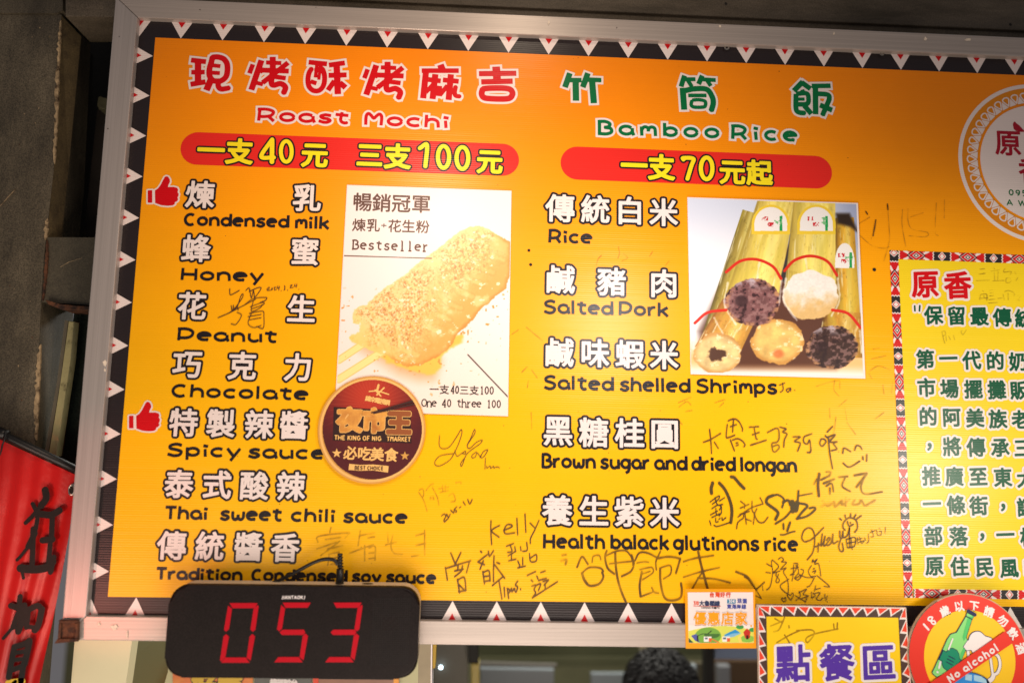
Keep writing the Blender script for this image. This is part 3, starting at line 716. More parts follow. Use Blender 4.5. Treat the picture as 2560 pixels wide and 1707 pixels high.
en('Brown', q('22', 272, 1155), q('22', 765, 1163), 25); en('sugar', q('22', 810, 1165), q('22', 1262, 1172), 25); en('and', q('22', 1308, 1174), q('22', 1605, 1180), 25); en('dried', q('22', 1648, 1180), q('22', 2048, 1188), 25); en('longan', q('22', 2095, 1189), q('32', 262, 1198), 25)
en('Health', q('23', 288, 326), q('23', 850, 333), 25.5); en('balack', q('23', 905, 334), q('23', 1438, 340), 25.5); en('glutinons', q('23', 1482, 341), q('23', 2268, 350), 25.5); en('rice', q('23', 2320, 350), q('33', 272, 355), 25.5)

# ---- thumbs
TH = '1424,182 1452,165 1475,135 1490,105 1512,62 1528,52 1548,58 1562,80 1565,105 1552,130 1545,152 1600,150 1632,160 1640,180 1634,200 1645,215 1642,235 1634,250 1640,268 1628,285 1610,292 1608,310 1590,322 1540,326 1480,320 1426,300'
CU = '1358,182 1402,180 1402,298 1358,298'
def thumb(dx, dy_, fr):
    mv = lambda s: ' '.join('%g,%g' % (float(p.split(',')[0]) + dx, float(p.split(',')[1]) + dy_) for p in s.split())
    a = QP(fr, mv(TH)); k = pxm(*a[0]); cv = canvas(a + QP(fr, mv(CU)), 0, .0006, .01)
    for s in (TH, CU): cv.poly([np.array([W2(*p) for p in QP(fr, mv(s))])], .008)
    w_ = emit('thumb_outline', cv, 3.6 * k, .0012, M['white'], mb)
    emit('thumb_icon', cv, -.4 * k, .0016, M['red'], w_)
thumb(0, 0, '01'); thumb(-172, 497, '02')

# ---- round emblem, upper right
ec = (2596, 408); c3 = W2(*ec); ke = pxm(*ec)
def R_(r, n=96): return [(c3[0] + r * ke * math.cos(2 * math.pi * i / n), c3[1] + r * ke * math.sin(2 * math.pi * i / n)) for i in range(n)]
em_ = ringmesh('emblem_ring', R_(199), R_(189.5), -.0008, M['white'], mb)
ringmesh('emblem_band', R_(189.5), R_(150), -.0008, M['ring'], mb)
flat('emblem_disc', R_(145), -.0012, M['white'], mb)
V, Fc = [], []
cvz = Cv(c3[0] - 200 * ke, c3[1] - 200 * ke, c3[0] + 200 * ke, c3[1] + 200 * ke, .0008, 0)
cvt = Cv(c3[0] - 200 * ke, c3[1] - 200 * ke, c3[0] + 200 * ke, c3[1] + 200 * ke, .0008, 0)
for i in range(45):
    a = math.radians(i * 8 + 3)
    def pp(r, t): return np.array((c3[0] + r * ke * math.cos(a + t), c3[1] + r * ke * math.sin(a + t)))
    dt = math.radians(2.9)
    cvz.stroke(cr([pp(155, 0), pp(172, dt * .95), pp(177, 0), pp(172, -dt * .95), pp(155, 0)], 4), 3.4 * ke, .003)
    b = a + math.radians(4)
    cvt.poly([np.array([(c3[0] + r * ke * math.cos(b + t), c3[1] + r * ke * math.sin(b + t)) for r, t in ((152, -.058), (171, 0), (152, .058))])], .003)
emit('emblem_motif', cvz, 0, .0012, M['white'], mb); emit('emblem_motif', cvt, 0, .0012, M['white'], mb)
cjk('emblem_character', '原', [q('D', 542, 612)], 66, M['logored'], mb, bold=1.6, dy=.0016)
cjk('emblem_character', '香', [q('D', 745, 850)], 66, M['logored'], mb, bold=1.6, dy=.0016)
shape('emblem_bird', 'D', '582,450 590,430 602,428 612,442 640,462 668,495 690,515 655,515 610,508 590,490', M['logored'], mb, dy=.0016)
eng('emblem_lettering', '0955', q('D', 548, 1052), q('D', 760, 1066), 11.2, 2.8, M['green'], mb, dy=.0016, h=.0005, gap=.3)
eng('emblem_lettering', 'A W', q('D', 532, 1138), q('D', 700, 1146), 11.0, 2.6, M['green'], mb, dy=.0016, h=.0005, gap=.4)

# ---- story panel on the right
def quadsheet(name, Q, y, m, parent, **kw):
    return put(name, [(*W2(*p)[:1], y, W2(*p)[1]) for p in Q], [(0, 3, 2, 1)], m, parent, **kw)
SPQ = [(2223.7, 625.8), (3050, 655), (3090, 1505), (2261, 1493.2)]
sp = quadsheet('story_panel', SPQ, -.0008, M['lemon'], mb)
RD, BK, WH_ = (208, 20, 26), (40, 34, 38), (236, 224, 220)
def weave(s, t):
    """woven pattern; s along in motif lengths (one diamond pair = 1), t across -0.5..0.5"""
    c = np.zeros(s.shape + (3,)) + np.array(RD, float)
    f = (s % 1.0); a = np.minimum(f, 1 - f) * 6.9          # distance from the big diamond centre, band widths
    b = np.abs(f - .5) * 6.9                                # distance from the small diamond centre
    at = np.abs(t)
    m1 = a + at * 2 * .8
    # field between the diamonds: red heart wedge on white
    c = mixc(c, WH_, (a > 1.02) & (a < 2.0) & (at > .1 + (a - 1.0) * .42 + 0) & (a + at * 1.3 < 2.35))
    c = mixc(c, WH_, ((a > .9) & (a < 1.35) & (at > .34)))
    c = mixc(c, RD, (a < 1.15) & (m1 > 1.35) & (at > .42))
    c = mixc(c, BK, m1 < 1.30)
    c = mixc(c, WH_, m1 < 1.06); c = mixc(c, RD, m1 < .98)
    c = mixc(c, WH_, m1 < .52); c = mixc(c, BK, m1 < .40); c = mixc(c, WH_, m1 < .20)
    zig = .09 * np.abs(((t * 3.0) % 1.0) - .5) * 2 * 1.6
    c = mixc(c, WH_, b < 1.16 + zig); c = mixc(c, BK, b < 1.02 + zig)
    m2 = b + at * 1.0
    c = mixc(c, WH_, m2 < .56); c = mixc(c, RD, m2 < .44); c = mixc(c, WH_, m2 < .31)
    return c
SPI = [(2245, 647.5), (3050, 676), (3068, 1482), (2283, 1472)]
L1 = float(np.linalg.norm(W(2223.7, 625.8) - W(2261, 1493.2))); 
def wv(length_px, s0, flip=False):
    def fn(PX, PY, s, t):
        (a, b) = (t, s) if flip else (s, t)
        return weave(a * length_px / 129.0 + s0, b - .5), None
    return fn
art('panel_border', [(2223.7, 625.8), (2245, 626.6), (2282.5, 1493.5), (2261, 1493.2)], 30, 1300, wv(867, -.545, True), mb, dy=.0012, rough=.36, corr=CORR)
art('panel_border', [(2246, 626.6), (3050, 655), (3050, 677), (2246, 648)], 1100, 30, wv(804, -.345), mb, dy=.0012, rough=.36, corr=CORR)
art('panel_border', [(2283.5, 1471), (3090, 1482), (3090, 1505), (2283.5, 1493.5)], 1100, 30, wv(806, -.36), mb, dy=.0012, rough=.36, corr=CORR)
KA = dict(bold=1.45, out=(5.2, M['white']), shear=.05)
cjk('story_character', '原香', [q('K', 600, 600), q('K', 1130, 620)], 68, M['red'], mb, bold=2.2, out=(5.8, M['white']), shear=.06, dy=.0014)
SL = [('31', [(1515, 1330, '保'), (1725, 1335, '留'), (1935, 1340, '最'), (2145, 1350, '傳'), (2345, 1358, '統')]),
      ('32', [(1440, 165, '第'), (1650, 158, '一'), (1865, 175, '代'), (2080, 180, '的'), (2290, 188, '奶'), (2500, 195, '奶')]),
      ('32', [(1450, 425, '市'), (1660, 435, '場'), (1880, 440, '擺'), (2095, 446, '攤'), (2300, 450, '販')]),
      ('32', [(1465, 690, '的'), (1680, 697, '阿'), (1895, 704, '美'), (2105, 713, '族'), (2315, 718, '老')]),
      ('32', [(1470, 960, '，'), (1685, 965, '將'), (1905, 972, '傳'), (2125, 975, '承'), (2335, 978, '三')]),
      ('32', [(1495, 1235, '推'), (1705, 1240, '廣'), (1925, 1240, '至'), (2150, 1247, '東'), (2362, 1255, '大')]),
      ('32', [(1500, 1490, '一'), (1720, 1500, '條'), (1930, 1507, '街'), (2145, 1515, '，'), (2365, 1520, '讓')]),
      ('33', [(1515, 215, '部'), (1745, 220, '落'), (1955, 218, '，'), (2175, 205, '一'), (2395, 225, '樣')]),
      ('33', [(1525, 490, '原'), (1755, 495, '住'), (1985, 500, '民'), (2210, 510, '風'), (2430, 512, '味')])]
for fr, L in SL:
    cjk('story_character', ''.join(c for _, _, c in L), [q(fr, x, y) for x, y, _ in L], 46, M['dgreen'], mb, dy=.0014, h=.0006, **KA)
ink('story_quote_mark', 'K', '28|428,950 432,1028;28|512,945 505,1028', 4, M['dgreen'], mb, dy=.0014, outline=(4.6, M['white']))

# ---- screw holes and specks
for x, y, r in ((1322, 626.5, 3.6), (1326.5, 662, 3.8), (2185, 674.5, 4.4)):
    d_ = disc_pts(x, y, r, 14); flat('screw_hole', d_, -.0014, M['dark'], mb)
rs = random.Random(5)
for x, y, r in ((1815, 122, 6.5), (2202, 137, 5.5)):
    ringmesh('screw_head', disc_pts(x, y, r, 20), disc_pts(x, y, r * .45, 20), -.0045, M['steel'], mb)
cvs = None
sp_pts = [(rs.uniform(400, 2200), rs.uniform(130, 1480), rs.uniform(.5, 1.4)) for _ in range(70)]
V, Fc = [], []
for x, y, r in sp_pts:
    b = len(V); n = 6
    for a, z in disc_pts(x, y, r, n): V.append((a, -.0009, z))
    Fc.append(tuple(range(b, b + n)))
put('dirt_specks', V, Fc, M['marker'], mb, kind='stuff')

# ================================================================== handwriting
def hw(fr, s, wd, m='pen', **kw): ink('handwriting', fr, s, wd, M[m], mb, dy=.0020, h=.0006, fat={'pen': 1.2, 'marker': 1.22, 'marker_bold': 1.35, 'marker_soft2': 1.25}.get(m, 1.1), **kw)
def hws(fr, s, wd, m):
    for p in s.split(';'): hw(fr, p, wd, m)
hw('E', '210,100 208,190 240,218 300,200 370,100 400,50 410,75 385,160 345,250 300,320 220,368 175,365 170,330 220,280 330,262;345,235 365,285 400,265 440,240 440,265 410,260;455,185 490,120 520,48 525,80 480,150 455,195 480,215 540,160 590,142 570,175 520,210 450,270 410,370 398,350 440,290;540,245 500,275 500,300 530,290 545,255 590,300 640,230 600,245 570,300;628,372 632,390 660,372 665,392 690,375 695,390 720,380 745,388;618,300 614,400', 1.5)
hw('E', '25,605 70,680 100,775;30,585 60,575 70,620 60,650;90,590 130,540 155,530;145,560 190,650 205,720;125,655 130,675;150,640 160,670 130,650;200,575 290,560;235,545 240,600;262,545 262,600;215,605 290,590;290,640 330,615 350,680 310,690;355,520 400,515 400,530', 2.2, 'marker_faint')
hw('E', '228,815 250,800 268,815 250,850 255,868 290,835;275,800 290,830 305,800;310,765 335,790 340,770;365,735 340,760 362,770 355,785;385,745 400,735;420,690 440,720;460,670 480,710 500,670', 2.3, 'marker')
hw('E', '668,858 666,950 674,1070;745,900 690,930 675,955 740,1005;780,945 850,915 850,895 810,895 785,940 800,975 880,965;898,835 905,985;970,798 978,962;1015,878 1055,920;1095,855 1055,945 1020,1015 1018,1060', 2.6)
hw('E', '805,1085 870,1060;840,1080 855,1130 815,1140;880,1090 885,1130;820,1170 890,1130;850,1150 850,1210;825,1215 890,1200;930,1090 935,1125;985,1050 990,1120 950,1130;905,1215 925,1260;950,1185 950,1250;905,1278 975,1262;1010,1150 1020,1220 1070,1215 1070,1160 1020,1190', 2.5)
hw('E', '310,1145 350,1245;400,1140 350,1245;262,1275 280,1385;275,1280 470,1220 475,1225 450,1320;375,1255 372,1300;345,1305 420,1290;415,1260 400,1310 345,1355;370,1380 388,1500;370,1385 430,1365 445,1480;385,1430 435,1480;380,1490 440,1480;575,1130 585,1140;550,1225 635,1160;560,1230 610,1250;600,1215 570,1290;645,1130 655,1175 690,1125;595,1310 610,1420;605,1315 650,1305 660,1395;605,1355 650,1350;605,1400 655,1390;695,1170 690,1290 690,1400;700,1250 790,1370;680,1435 770,1360;720,1230 745,1240', 3.1, 'marker')
hw('E', '740,1400 765,1555;785,1450 790,1535;812,1460 825,1550;815,1460 840,1480 825,1500;850,1460 855,1490 875,1460 880,1485;905,1395 885,1430 905,1450 890,1495;930,1465 932,1470;990,1345 1065,1310;1025,1385 1040,1400;1075,1350 1085,1375;1110,1320 1150,1305;1090,1390 1160,1370;1075,1430 1110,1420 1090,1480;1130,1400 1180,1385 1140,1430;1150,1430 1150,1470;1030,1440 1070,1430 1050,1470 1065,1500 1035,1545;1035,1545 1260,1400', 3.0, 'marker')
hw('13', '690,135 680,180;570,270 580,215 840,185 850,200 820,230;640,245 780,225;560,330 740,270;770,260 600,390;660,330 800,300;670,380 760,360;665,420 765,405;675,380 660,480;765,360 765,450;690,470 760,465;960,165 940,300;950,210 1090,185;860,370 1080,290;1000,300 1000,440;1030,230 1090,220;1040,320 1095,310 1095,430;1040,370 1090,365;1040,420 1090,415;1210,180 1215,270;1190,295 1290,270;1260,200 1240,300 1270,370 1350,380;1470,210 1540,190;1550,160 1550,390;1470,300 1560,280;1430,400 1530,385', 3.4, 'marker_faint')
# signature beside the peanut line
hw('01', '2112,1085 2120,1140 2200,1100;2005,1350 2130,1290 2220,1180 2235,1135 2215,1150 2180,1260;2125,1240 2135,1290;2145,1235 2150,1280 2180,1250 2190,1280;2180,1300 2220,1330 2170,1410 2125,1405;2100,1310 2350,1180', 1.9)
hw('11', '-90,1100 -60,1080 -40,1170 -20,1100 -10,1180;-60,1110 20,1075 50,1080 20,1130 -5,1160;-100,1230 -20,1175 95,1165 90,1190 40,1210;-50,1250 60,1210 70,1230 -40,1270;-20,1190 -40,1290 40,1260 60,1230;-60,1310 60,1290 75,1330 70,1445 10,1430;-70,1340 50,1320;-60,1370 50,1350;-40,1310 -70,1400 -20,1440 50,1420', 1.8)
hw('11', '100,1090 120,1070 125,1080 105,1100 140,1098;150,1075 142,1095 155,1090 150,1075;165,1075 180,1070 170,1095 190,1092;200,1060 195,1080 220,1072;215,1060 212,1100;232,1100 235,1105;262,1055 270,1070 262,1080 270,1090 258,1098;290,1095 295,1100;315,1055 335,1050 315,1075 345,1072;360,1042 355,1062 380,1055;378,1040 370,1075;395,1088 396,1092', 1.5)
# big autographs right of the longan and black rice lines
hw('G', '170,385 250,355 365,285;240,240 255,380 262,510;295,385 338,452;440,185 428,320 455,332 525,305;450,145 515,120 570,150 610,225 610,258;510,135 500,270;475,210 545,185;475,360 520,480;500,360 560,345 615,375 640,415 628,435;540,395 560,390;540,425 565,415;690,215 795,208;745,230 765,340 780,350;725,300 800,275;705,418 880,362', 3.1, 'marker')
hw('G', '895,275 985,230 1020,245 1025,340 1000,385 945,400 955,480 985,492 1025,450 1015,415 950,435;1035,215 1105,235 1065,270 1115,290 1085,360 1078,440;1185,325 1265,325 1200,375 1265,395 1235,485;1395,290 1310,325 1305,385 1345,405 1370,360 1385,470 1375,500 1345,500;1500,350 1485,400 1515,430 1555,380 1535,350 1500,350;1630,208 1570,270;1550,310 1570,330 1660,300 1600,380 1680,380 1640,400 1680,460 1620,480;1582,340 1600,520 1630,682;1745,510 1760,450 1835,490;1880,475 1900,425 1940,430 1962,465;1750,620 1800,662 1850,655 1938,598;1972,548 1975,580;2018,525 2015,598', 3.1, 'marker')
hw('G', '26|485,775 520,785 575,850 630,905;28|275,845 258,905 262,960;26|350,845 400,900 440,970 480,1080 492,1180 480,1290', 6, 'marker_bold')
hw('G', '245,1060 345,990 340,1030 270,1085;300,1010 330,1090 390,1085;350,1050 410,1010;265,1135 330,1095 370,1110 350,1150;310,1130 320,1200 370,1190 375,1110;250,1205 330,1160;265,1235 360,1190 350,1215;310,1240 310,1285 340,1280;345,1255 360,1240;380,1235 385,1265 425,1235;240,1270 255,1320;290,1320 330,1335 470,1290', 2.4, 'marker_dark')
hw('G', '590,1050 640,1090;585,1130 685,1085;635,1120 636,1128;560,1230 640,1170 720,1120 845,1080;720,1050 720,1150 745,1200 735,1310;625,1200 620,1240 560,1290 545,1360;640,1190 655,1310;650,1250 715,1275;580,1200 690,1165;810,1010 840,1065;775,1135 750,1200 790,1280 850,1290 900,1230', 2.4, 'marker')
hw('G', '24|960,985 900,1010 880,1060 920,1100 990,1150 1015,1190 985,1255;16|960,985 1020,980 1080,1030 1060,1120;20|1070,1060 1130,1040 1150,1090;40|1175,1060 1180,1160;40|1230,1070 1215,1150;16|1200,1110 1100,1230 985,1305;18|1245,935 1235,1070;10|1250,990 1400,962;18|1230,1070 1320,1085 1345,1110 1290,1170 1225,1250;16|1225,1250 1340,1220 1430,1150 1425,1120 1370,1130', 5, 'marker_bold')
hw('G', '26|1480,742 1465,860 1475,990', 6, 'marker')
hw('G', '20|1500,810 1600,760;20|1560,720 1610,720 1590,770;22|1530,850 1650,800;18|1560,880 1620,850 1640,940;18|1600,900 1600,970;20|1700,780 1800,770;18|1770,790 1740,880 1830,940;24|1880,760 1990,740 2010,750 1900,890;18|1980,800 1950,900 2000,970 2190,945;16|1420,860 1450,800', 6, 'marker_soft')
hw('G', '26|1500,1110 1590,1060;26|1520,1050 1570,1100 1620,1080 1650,1060 1660,1110 1730,1050;22|1740,1040 1740,1090 1820,1030;22|1780,1010 1775,1100;22|1880,1040 1855,1085 1930,1080 1945,1040;22|1960,1040 1990,1100;24|2010,1100 2110,1040', 5, 'marker_faint')
hw('H', '22|545,330 548,400;24|640,310 600,425;14|505,480 560,480 640,450 708,432', 4, 'marker_bold')
hw('H', '870,580 830,570 802,520 830,430 890,385 945,400 980,480 980,620 950,740 880,830;850,580 950,540 1110,380;995,650 1100,600;1035,600 1030,720;1090,470 1070,630 1100,600 1130,500 1110,630 1150,620;1150,560 1180,520 1200,540 1150,610 1170,630 1215,590 1240,470 1240,600 1310,570;1335,430 1335,510 1350,540 1320,640 1345,710 1385,700 1370,600;1365,530 1380,430 1385,520 1440,490 1470,390', 2.8, 'marker')
hw('H', '1410,415 1380,380 1385,320 1440,255 1500,245 1560,275 1582,340 1578,400 1545,445;1445,295 1445,320 1470,360 1525,335;1484,312 1486,320;1335,255 1360,275;1408,205 1415,245;1488,188 1485,235;1560,200 1540,235;1635,215 1575,260;1472,370 1470,450 1475,650', 3.0, 'marker')
hw('H', '12|1425,545 1440,660;12|1430,545 1550,520 1540,640 1450,665;10|1430,600 1545,580;10|1490,520 1510,690;10|1580,520 1590,610;8|1580,550 1650,530;8|1610,510 1640,600 1680,560 1600,590;8|1680,520 1700,560;8|1735,470 1740,570 1710,600;8|1760,450 1830,420;8|1780,410 1810,500 1770,510;8|1850,410 1860,480 1900,490;8|1885,390 1900,400;8|1880,440 1920,430 1910,490;8|1975,375 1968,450;8|1965,465 1968,470', 2, 'marker_dark')
hw('H', '310,885 380,925;300,1005 365,1015;390,830 378,880 395,1000 375,1150 350,1220 310,1250;390,830 480,925 400,1015 500,985;475,825 515,795 550,830 520,860 590,870 505,965 585,945 545,1000 600,1100 615,1220 600,1300 500,1195 625,1100;450,1020 440,1050 490,1110 470,1150 440,1130 480,1030;650,955 760,935;690,880 750,890 700,1000 640,1045 700,1030;690,900 680,1050 665,1130;720,900 760,1000 700,1090 790,1050;790,960 830,990 760,1110 700,1090;760,1030 860,1075 960,1080;945,870 960,825 970,860 1020,820 980,880;940,910 895,990 930,1060 1000,1060;985,895 1040,890 1070,1060;960,960 985,950;950,1000 1000,980 980,1020;875,1210 920,1190 980,1080;1015,1050 1190,1200 1115,1200', 1.8)
hw('H', '550,1415 520,1380 530,1360 550,1375 575,1350 580,1400 550,1415;650,1395 600,1325 620,1310 645,1325 675,1290 685,1330 650,1395;715,1330 850,1410;770,1270 780,1340 720,1400;760,1290 870,1240 820,1310 880,1330 850,1425;780,1380 900,1330;940,1280 945,1370;960,1290 990,1330 950,1360;980,1270 1000,1190;1000,1245 1065,1225;980,1300 1060,1290 1010,1370 1060,1395 1100,1360;1125,1310 1128,1370;1160,1330 1150,1385;1135,1395 1137,1400;1160,1410 1162,1415', 1.7)
# wide marker greeting along the bottom
hw('I', '18|155,320 215,195 285,285;14|335,260 350,190 420,180 440,230;16|215,390 300,325 430,330 470,370;26|215,395 240,470 275,520;20|455,385 470,440 420,520 330,545 280,530;20|510,125 490,200 520,330 600,400;14|490,190 620,130 740,125 800,190;26|805,180 830,260 830,290;18|830,320 790,380 690,430;22|612,140 620,320 650,500 700,650 740,740;12|545,280 700,260 820,250', 5, 'marker_soft2')
hw('I', '16|850,240 900,150 1000,150 1110,205;10|870,270 960,255 1015,262;12|905,350 1010,325 1060,330 1060,390 940,470;12|935,400 1030,370;22|930,375 905,540 915,670;14|915,675 1060,620;16|1050,565 1080,620 1130,632;16|1155,130 1100,250 1105,350;20|1115,215 1250,195 1380,215 1385,240 1340,390;22|1150,340 1155,500 1200,680 1290,720 1390,690 1410,600 1400,515;14|1150,330 1270,300 1275,400 1190,460', 5, 'marker_soft2')
hw('I', '16|1430,255 1560,215 1790,180;24|1605,130 1650,330 1720,575;14|1430,440 1640,375 1860,325;16|1650,390 1590,480 1535,575;16|1600,450 1800,460 1990,505;20|2060,375 2200,440 2300,590;14|2300,590 2400,500', 5, 'marker_soft2')
hw('H', '14|0,1070 60,1110 155,1240;12|165,1240 225,1195;8|250,1190 260,1260;10|170,1260 240,1370;10|160,1330 240,1370', 2.4, 'marker')
hw('23', '20|450,440 500,430 490,470;18|460,390 495,385', 4, 'marker_faint')
hws('31', '890,375 910,405;985,450 980,540 940,630;1090,310 1105,500 1108,650 1060,830;830,490 930,430;830,590 950,690 1060,715 1110,700;1230,360 1225,500 1260,700;1280,350 1280,460 1320,540 1460,570 1440,610 1290,600;1300,430 1420,390;1615,270 1612,440;1540,300 1530,560 1560,600', 1.8, 'marker_faint')
hws('31', '985,455 960,600;1092,310 1096,360;893,378 908,402', 2.8, 'marker')
hws('32', '440,410 550,375 650,355;610,350 600,440 650,500;655,360 655,430;720,530 640,600;620,690 600,830 560,900;560,610 565,700;700,600 720,720;960,70 1020,60;945,160 1080,130;930,270 1010,225 1120,260;950,340 920,290;1050,400 1060,480;1140,370 1130,470;980,710 1060,650;720,740 800,850', 2.0, 'marker_faint')
hw('32', '100,400 150,380;130,380 135,440 110,465;205,425 165,440 180,465 205,430 205,455;240,445 243,447', 2.1)
hws('21', '770,870 790,810 820,780;975,700 985,760 970,805;1010,830 1060,800 1020,760;1260,790 1290,740;130,1435 280,1560;0,1500 60,1460;1440,830 1400,880', 2.0, 'marker_faint')
hws('22', '1525,560 1640,510;1530,600 1600,550 1640,580;1590,640 1650,630;1510,700 1560,760;1860,560 1950,530;1900,600 1940,560;90,280 140,230;180,260 230,330;150,360 140,420;175,650 180,800', 2.2, 'marker_faint')
ink('story_handwriting', 'K', '1490,355 1570,345;1480,435 1580,420;1430,540 1650,530;1720,330 1730,350;1670,385 1810,365;1725,400 1735,530;1790,395 1780,530;1700,545 1890,535;1900,340 1880,400 2000,390 1990,440;1920,500 1920,570 1990,560 1990,500 1920,500;2060,400 2080,430;2080,540 2110,490', 1.9, M['marker_faint'], mb, dy=.0022, h=.0006)
ink('story_handwriting', 'K', '1535,700 1550,715;1500,770 1490,850;1510,765 1600,760 1605,860;1480,830 1620,820;1555,780 1560,810;1650,700 1700,690;1660,740 1710,735;1650,790 1720,780;1640,850 1740,840;1630,905 1780,895;1780,830 1860,820;1870,760 1890,850;1890,720 1960,700 2050,740 2050,790;1950,740 1955,850;2100,790 2160,780 2110,850 2140,860', 1.9, M['marker_faint'], mb, dy=.0022, h=.0006)
ink('story_handwriting', 'K', '870,1370 900,1500 920,1560;870,1370 920,1360 930,1420 890,1440;940,1440 945,1520;980,1440 1010,1500;1060,1430 1080,1500;1180,1350 1210,1420 1270,1340;1180,1380 1200,1350', 1.8, M['marker_faint'], mb, dy=.0022, h=.0006)

# ================================================================== posters
def tubecol(PX, PY, c, a0, a1, w0, w1, base, dark, seed=0.0, fil=0.4):
    """bamboo tube from a0 to a1 with half widths w0, w1"""
    a0, a1 = np.array(a0, float), np.array(a1, float); d = a1 - a0; L = np.hypot(*d); u = d / L
    t = ((PX - a0[0]) * u[0] + (PY - a0[1]) * u[1]) / L; p = -(PX - a0[0]) * u[1] + (PY - a0[1]) * u[0]
    wd = w0 + (w1 - w0) * np.clip(t, 0, 1); k = p / wd
    ins = (t > 0) & (t < 1) & (np.abs(k) < 1)
    col = np.zeros(c.shape) + np.array(base, float)
    sh = np.clip(1 - np.abs(k + .2) ** 2.6 * .5, .3, 1)[..., None]
    col = col * sh + np.array(dark, float) * (1 - sh)
    gr = vn(p * 1.6 + seed * 5, t * 60 + seed, 16)[..., None]; col = col * (.84 + .3 * gr)
    col = mixc(col, (246, 238, 150), sstep(.45, 0, np.abs(k + .25)) * .45)
    col = mixc(col, (255, 250, 214), sstep(.62, .78, vn(p * 2 + seed * 3, t * 50, 13)) * .55)
    col = mixc(col, dark, sstep(.60, .74, vn(p * 1.6 + seed, t * 240 + 9, 9)) * fil * .55)
    col = mixc(col, (206, 186, 66), sstep(.5, .75, vn(p + seed * 9, t * 40, 22)) * .5)
    return mixc(c, col, ins * sstep(0, .06, 1 - np.abs(k)))
def blob(PX, PY, c, cx, cy, rx, ry, col, fn):
    r = np.hypot((PX - cx) / rx, (PY - cy) / ry) + (vn(PX, PY, 26) - .5) * .22 + (vn(PX, PY, 7) - .5) * .06
    cc = fn(np.zeros(c.shape) + np.array(col, float), (PX - cx) / rx, (PY - cy) / ry)
    return mixc(c, cc, sstep(1.03, .97, r))
def mochi_art(PX, PY, s, t):
    c = np.zeros(PX.shape + (3,)) + np.array((242, 232, 230), float)
    c = mixc(c, (250, 226, 206), sstep(.45, 1, t) * .6)
    q2 = lambda fr, ss: QP(fr, ss)
    drip = q2('12', '880,0 1060,60 1200,190 1420,260 1550,305 1640,300 1700,240 1700,130 1780,70 1900,10 1900,-60 880,-60')
    c = mixc(c, (228, 156, 92), sstep(38, -14, pdist(PX, PY, q2('12', '1000,40 1180,150 1330,250 1500,300 1600,300 1640,180 1300,60'))) * .75)
    d = pdist(PX, PY, drip); c = mixc(c, (250, 196, 84), sstep(5, -5, d + (vn(PX, PY, 12) - .5) * 8))
    for pts, wd in ((q2('12', '760,170 1000,10 1200,-110'), 9), (q2('12', '760,345 1130,110 1250,30'), 9.5)):
        d = ldist(PX, PY, pts); c = mixc(c, (252, 228, 150), sstep(wd + 2, wd - 1, d)); c = mixc(c, (226, 166, 84), sstep(1.5, 0, np.abs(d - wd + 1)) * .7)
    body = q2('11', '1990,508 2090,518 2200,580 2335,650 2335,960 2290,1080 2200,1150 2050,1290 1960,1400 1850,1500 1790,1600 1700,1690 1620,1730 1500,1790 1380,1800 1290,1760 1200,1690 1060,1650 960,1600 870,1560 860,1530 950,1470 960,1400 888,1400 885,1330 900,1280 950,1240 1020,1230 1120,1120 1230,1050 1380,940 1500,840 1660,720 1760,640 1880,545')
    d = pdist(PX, PY, body) + (vn(PX, PY, 13) - .5) * 8 + (vn(PX + 7, PY, 5, 2) - .5) * 3
    n1 = vn(PX, PY, 42); n2 = vn(PX + 90, PY, 7); n3 = vn(PX, PY + 50, 3.2, 2)
    bc = np.zeros(c.shape) + np.array((238, 200, 122), float)
    pr = (PX - 1060) * .74 + (PY - 740) * .67              # across the roll: - upper left side, + lower right side
    lg = (PX - 1060) * .67 - (PY - 740) * .74
    bc = mixc(bc, (246, 222, 160), sstep(40, -70, pr + n1 * 50 - 25) * .8)
    bc = mixc(bc, (228, 164, 78), sstep(30, 105, pr + n1 * 60 - 30) * .75)
    bc = mixc(bc, (250, 232, 170), sstep(.52, .74, vn(PX + 30, PY, 26)) * .55)
    n4 = vn(PX * 1.0, PY * 1.0 + 77, 5.2, 3); n5 = vn(PX + 11, PY + 13, 3.6, 2)
    zone = sstep(110, 20, pr) * sstep(3, -14, d) * sstep(.32, .55, vn(PX, PY + 200, 60))
    bc = mixc(bc, (208, 148, 78), sstep(.46, .62, n4) * zone * .6)
    bc = mixc(bc, (176, 100, 54), sstep(.60, .72, n5) * zone * .6)
    bc = mixc(bc, (252, 236, 190), sstep(.62, .70, vn(PX + 5, PY + 59, 4.4, 2)) * zone * .6)
    for k in range(11):                                      # cream drizzles across the roll
        t0 = -205 + k * 40; wob = [(t0 + 16, -92), (t0 + 2, -45), (t0 + 10 + 7 * (k % 3), 0), (t0 - 8, 45), (t0 + 4, 88)]
        pts = [(1060 + .67 * l + .74 * p_, 740 - .74 * l + .67 * p_) for l, p_ in wob]
        dd = ldist(PX, PY, cr(pts, 4)) + (n4 - .5) * 7; bc = mixc(bc, (248, 216, 136), sstep(5 + (k * 7) % 5, 1, dd) * (.22 + .12 * (k % 3))); bc = mixc(bc, (196, 126, 60), sstep(2.6, 0, np.abs(dd - 8)) * .16 * (pr > 0))
    bc = mixc(bc, (250, 206, 104), sstep(-120, -215, lg) * .65)
    bc = mixc(bc, (206, 128, 50), sstep(-12, 0, d) * sstep(10, 60, pr) * .65)
    bc = mixc(bc, (255, 246, 214), sstep(.71, .77, vn(PX, PY * 1.5, 15)) * .8)
    c = mixc(c, bc, sstep(1.5, -1.5, d))
    sp = sstep(.80, .86, vn(PX, PY, 9, 2)) * sstep(140, 20, d) * (d > 4) * sstep(700, 760, PY); c = mixc(c, (220, 150, 70), sp)
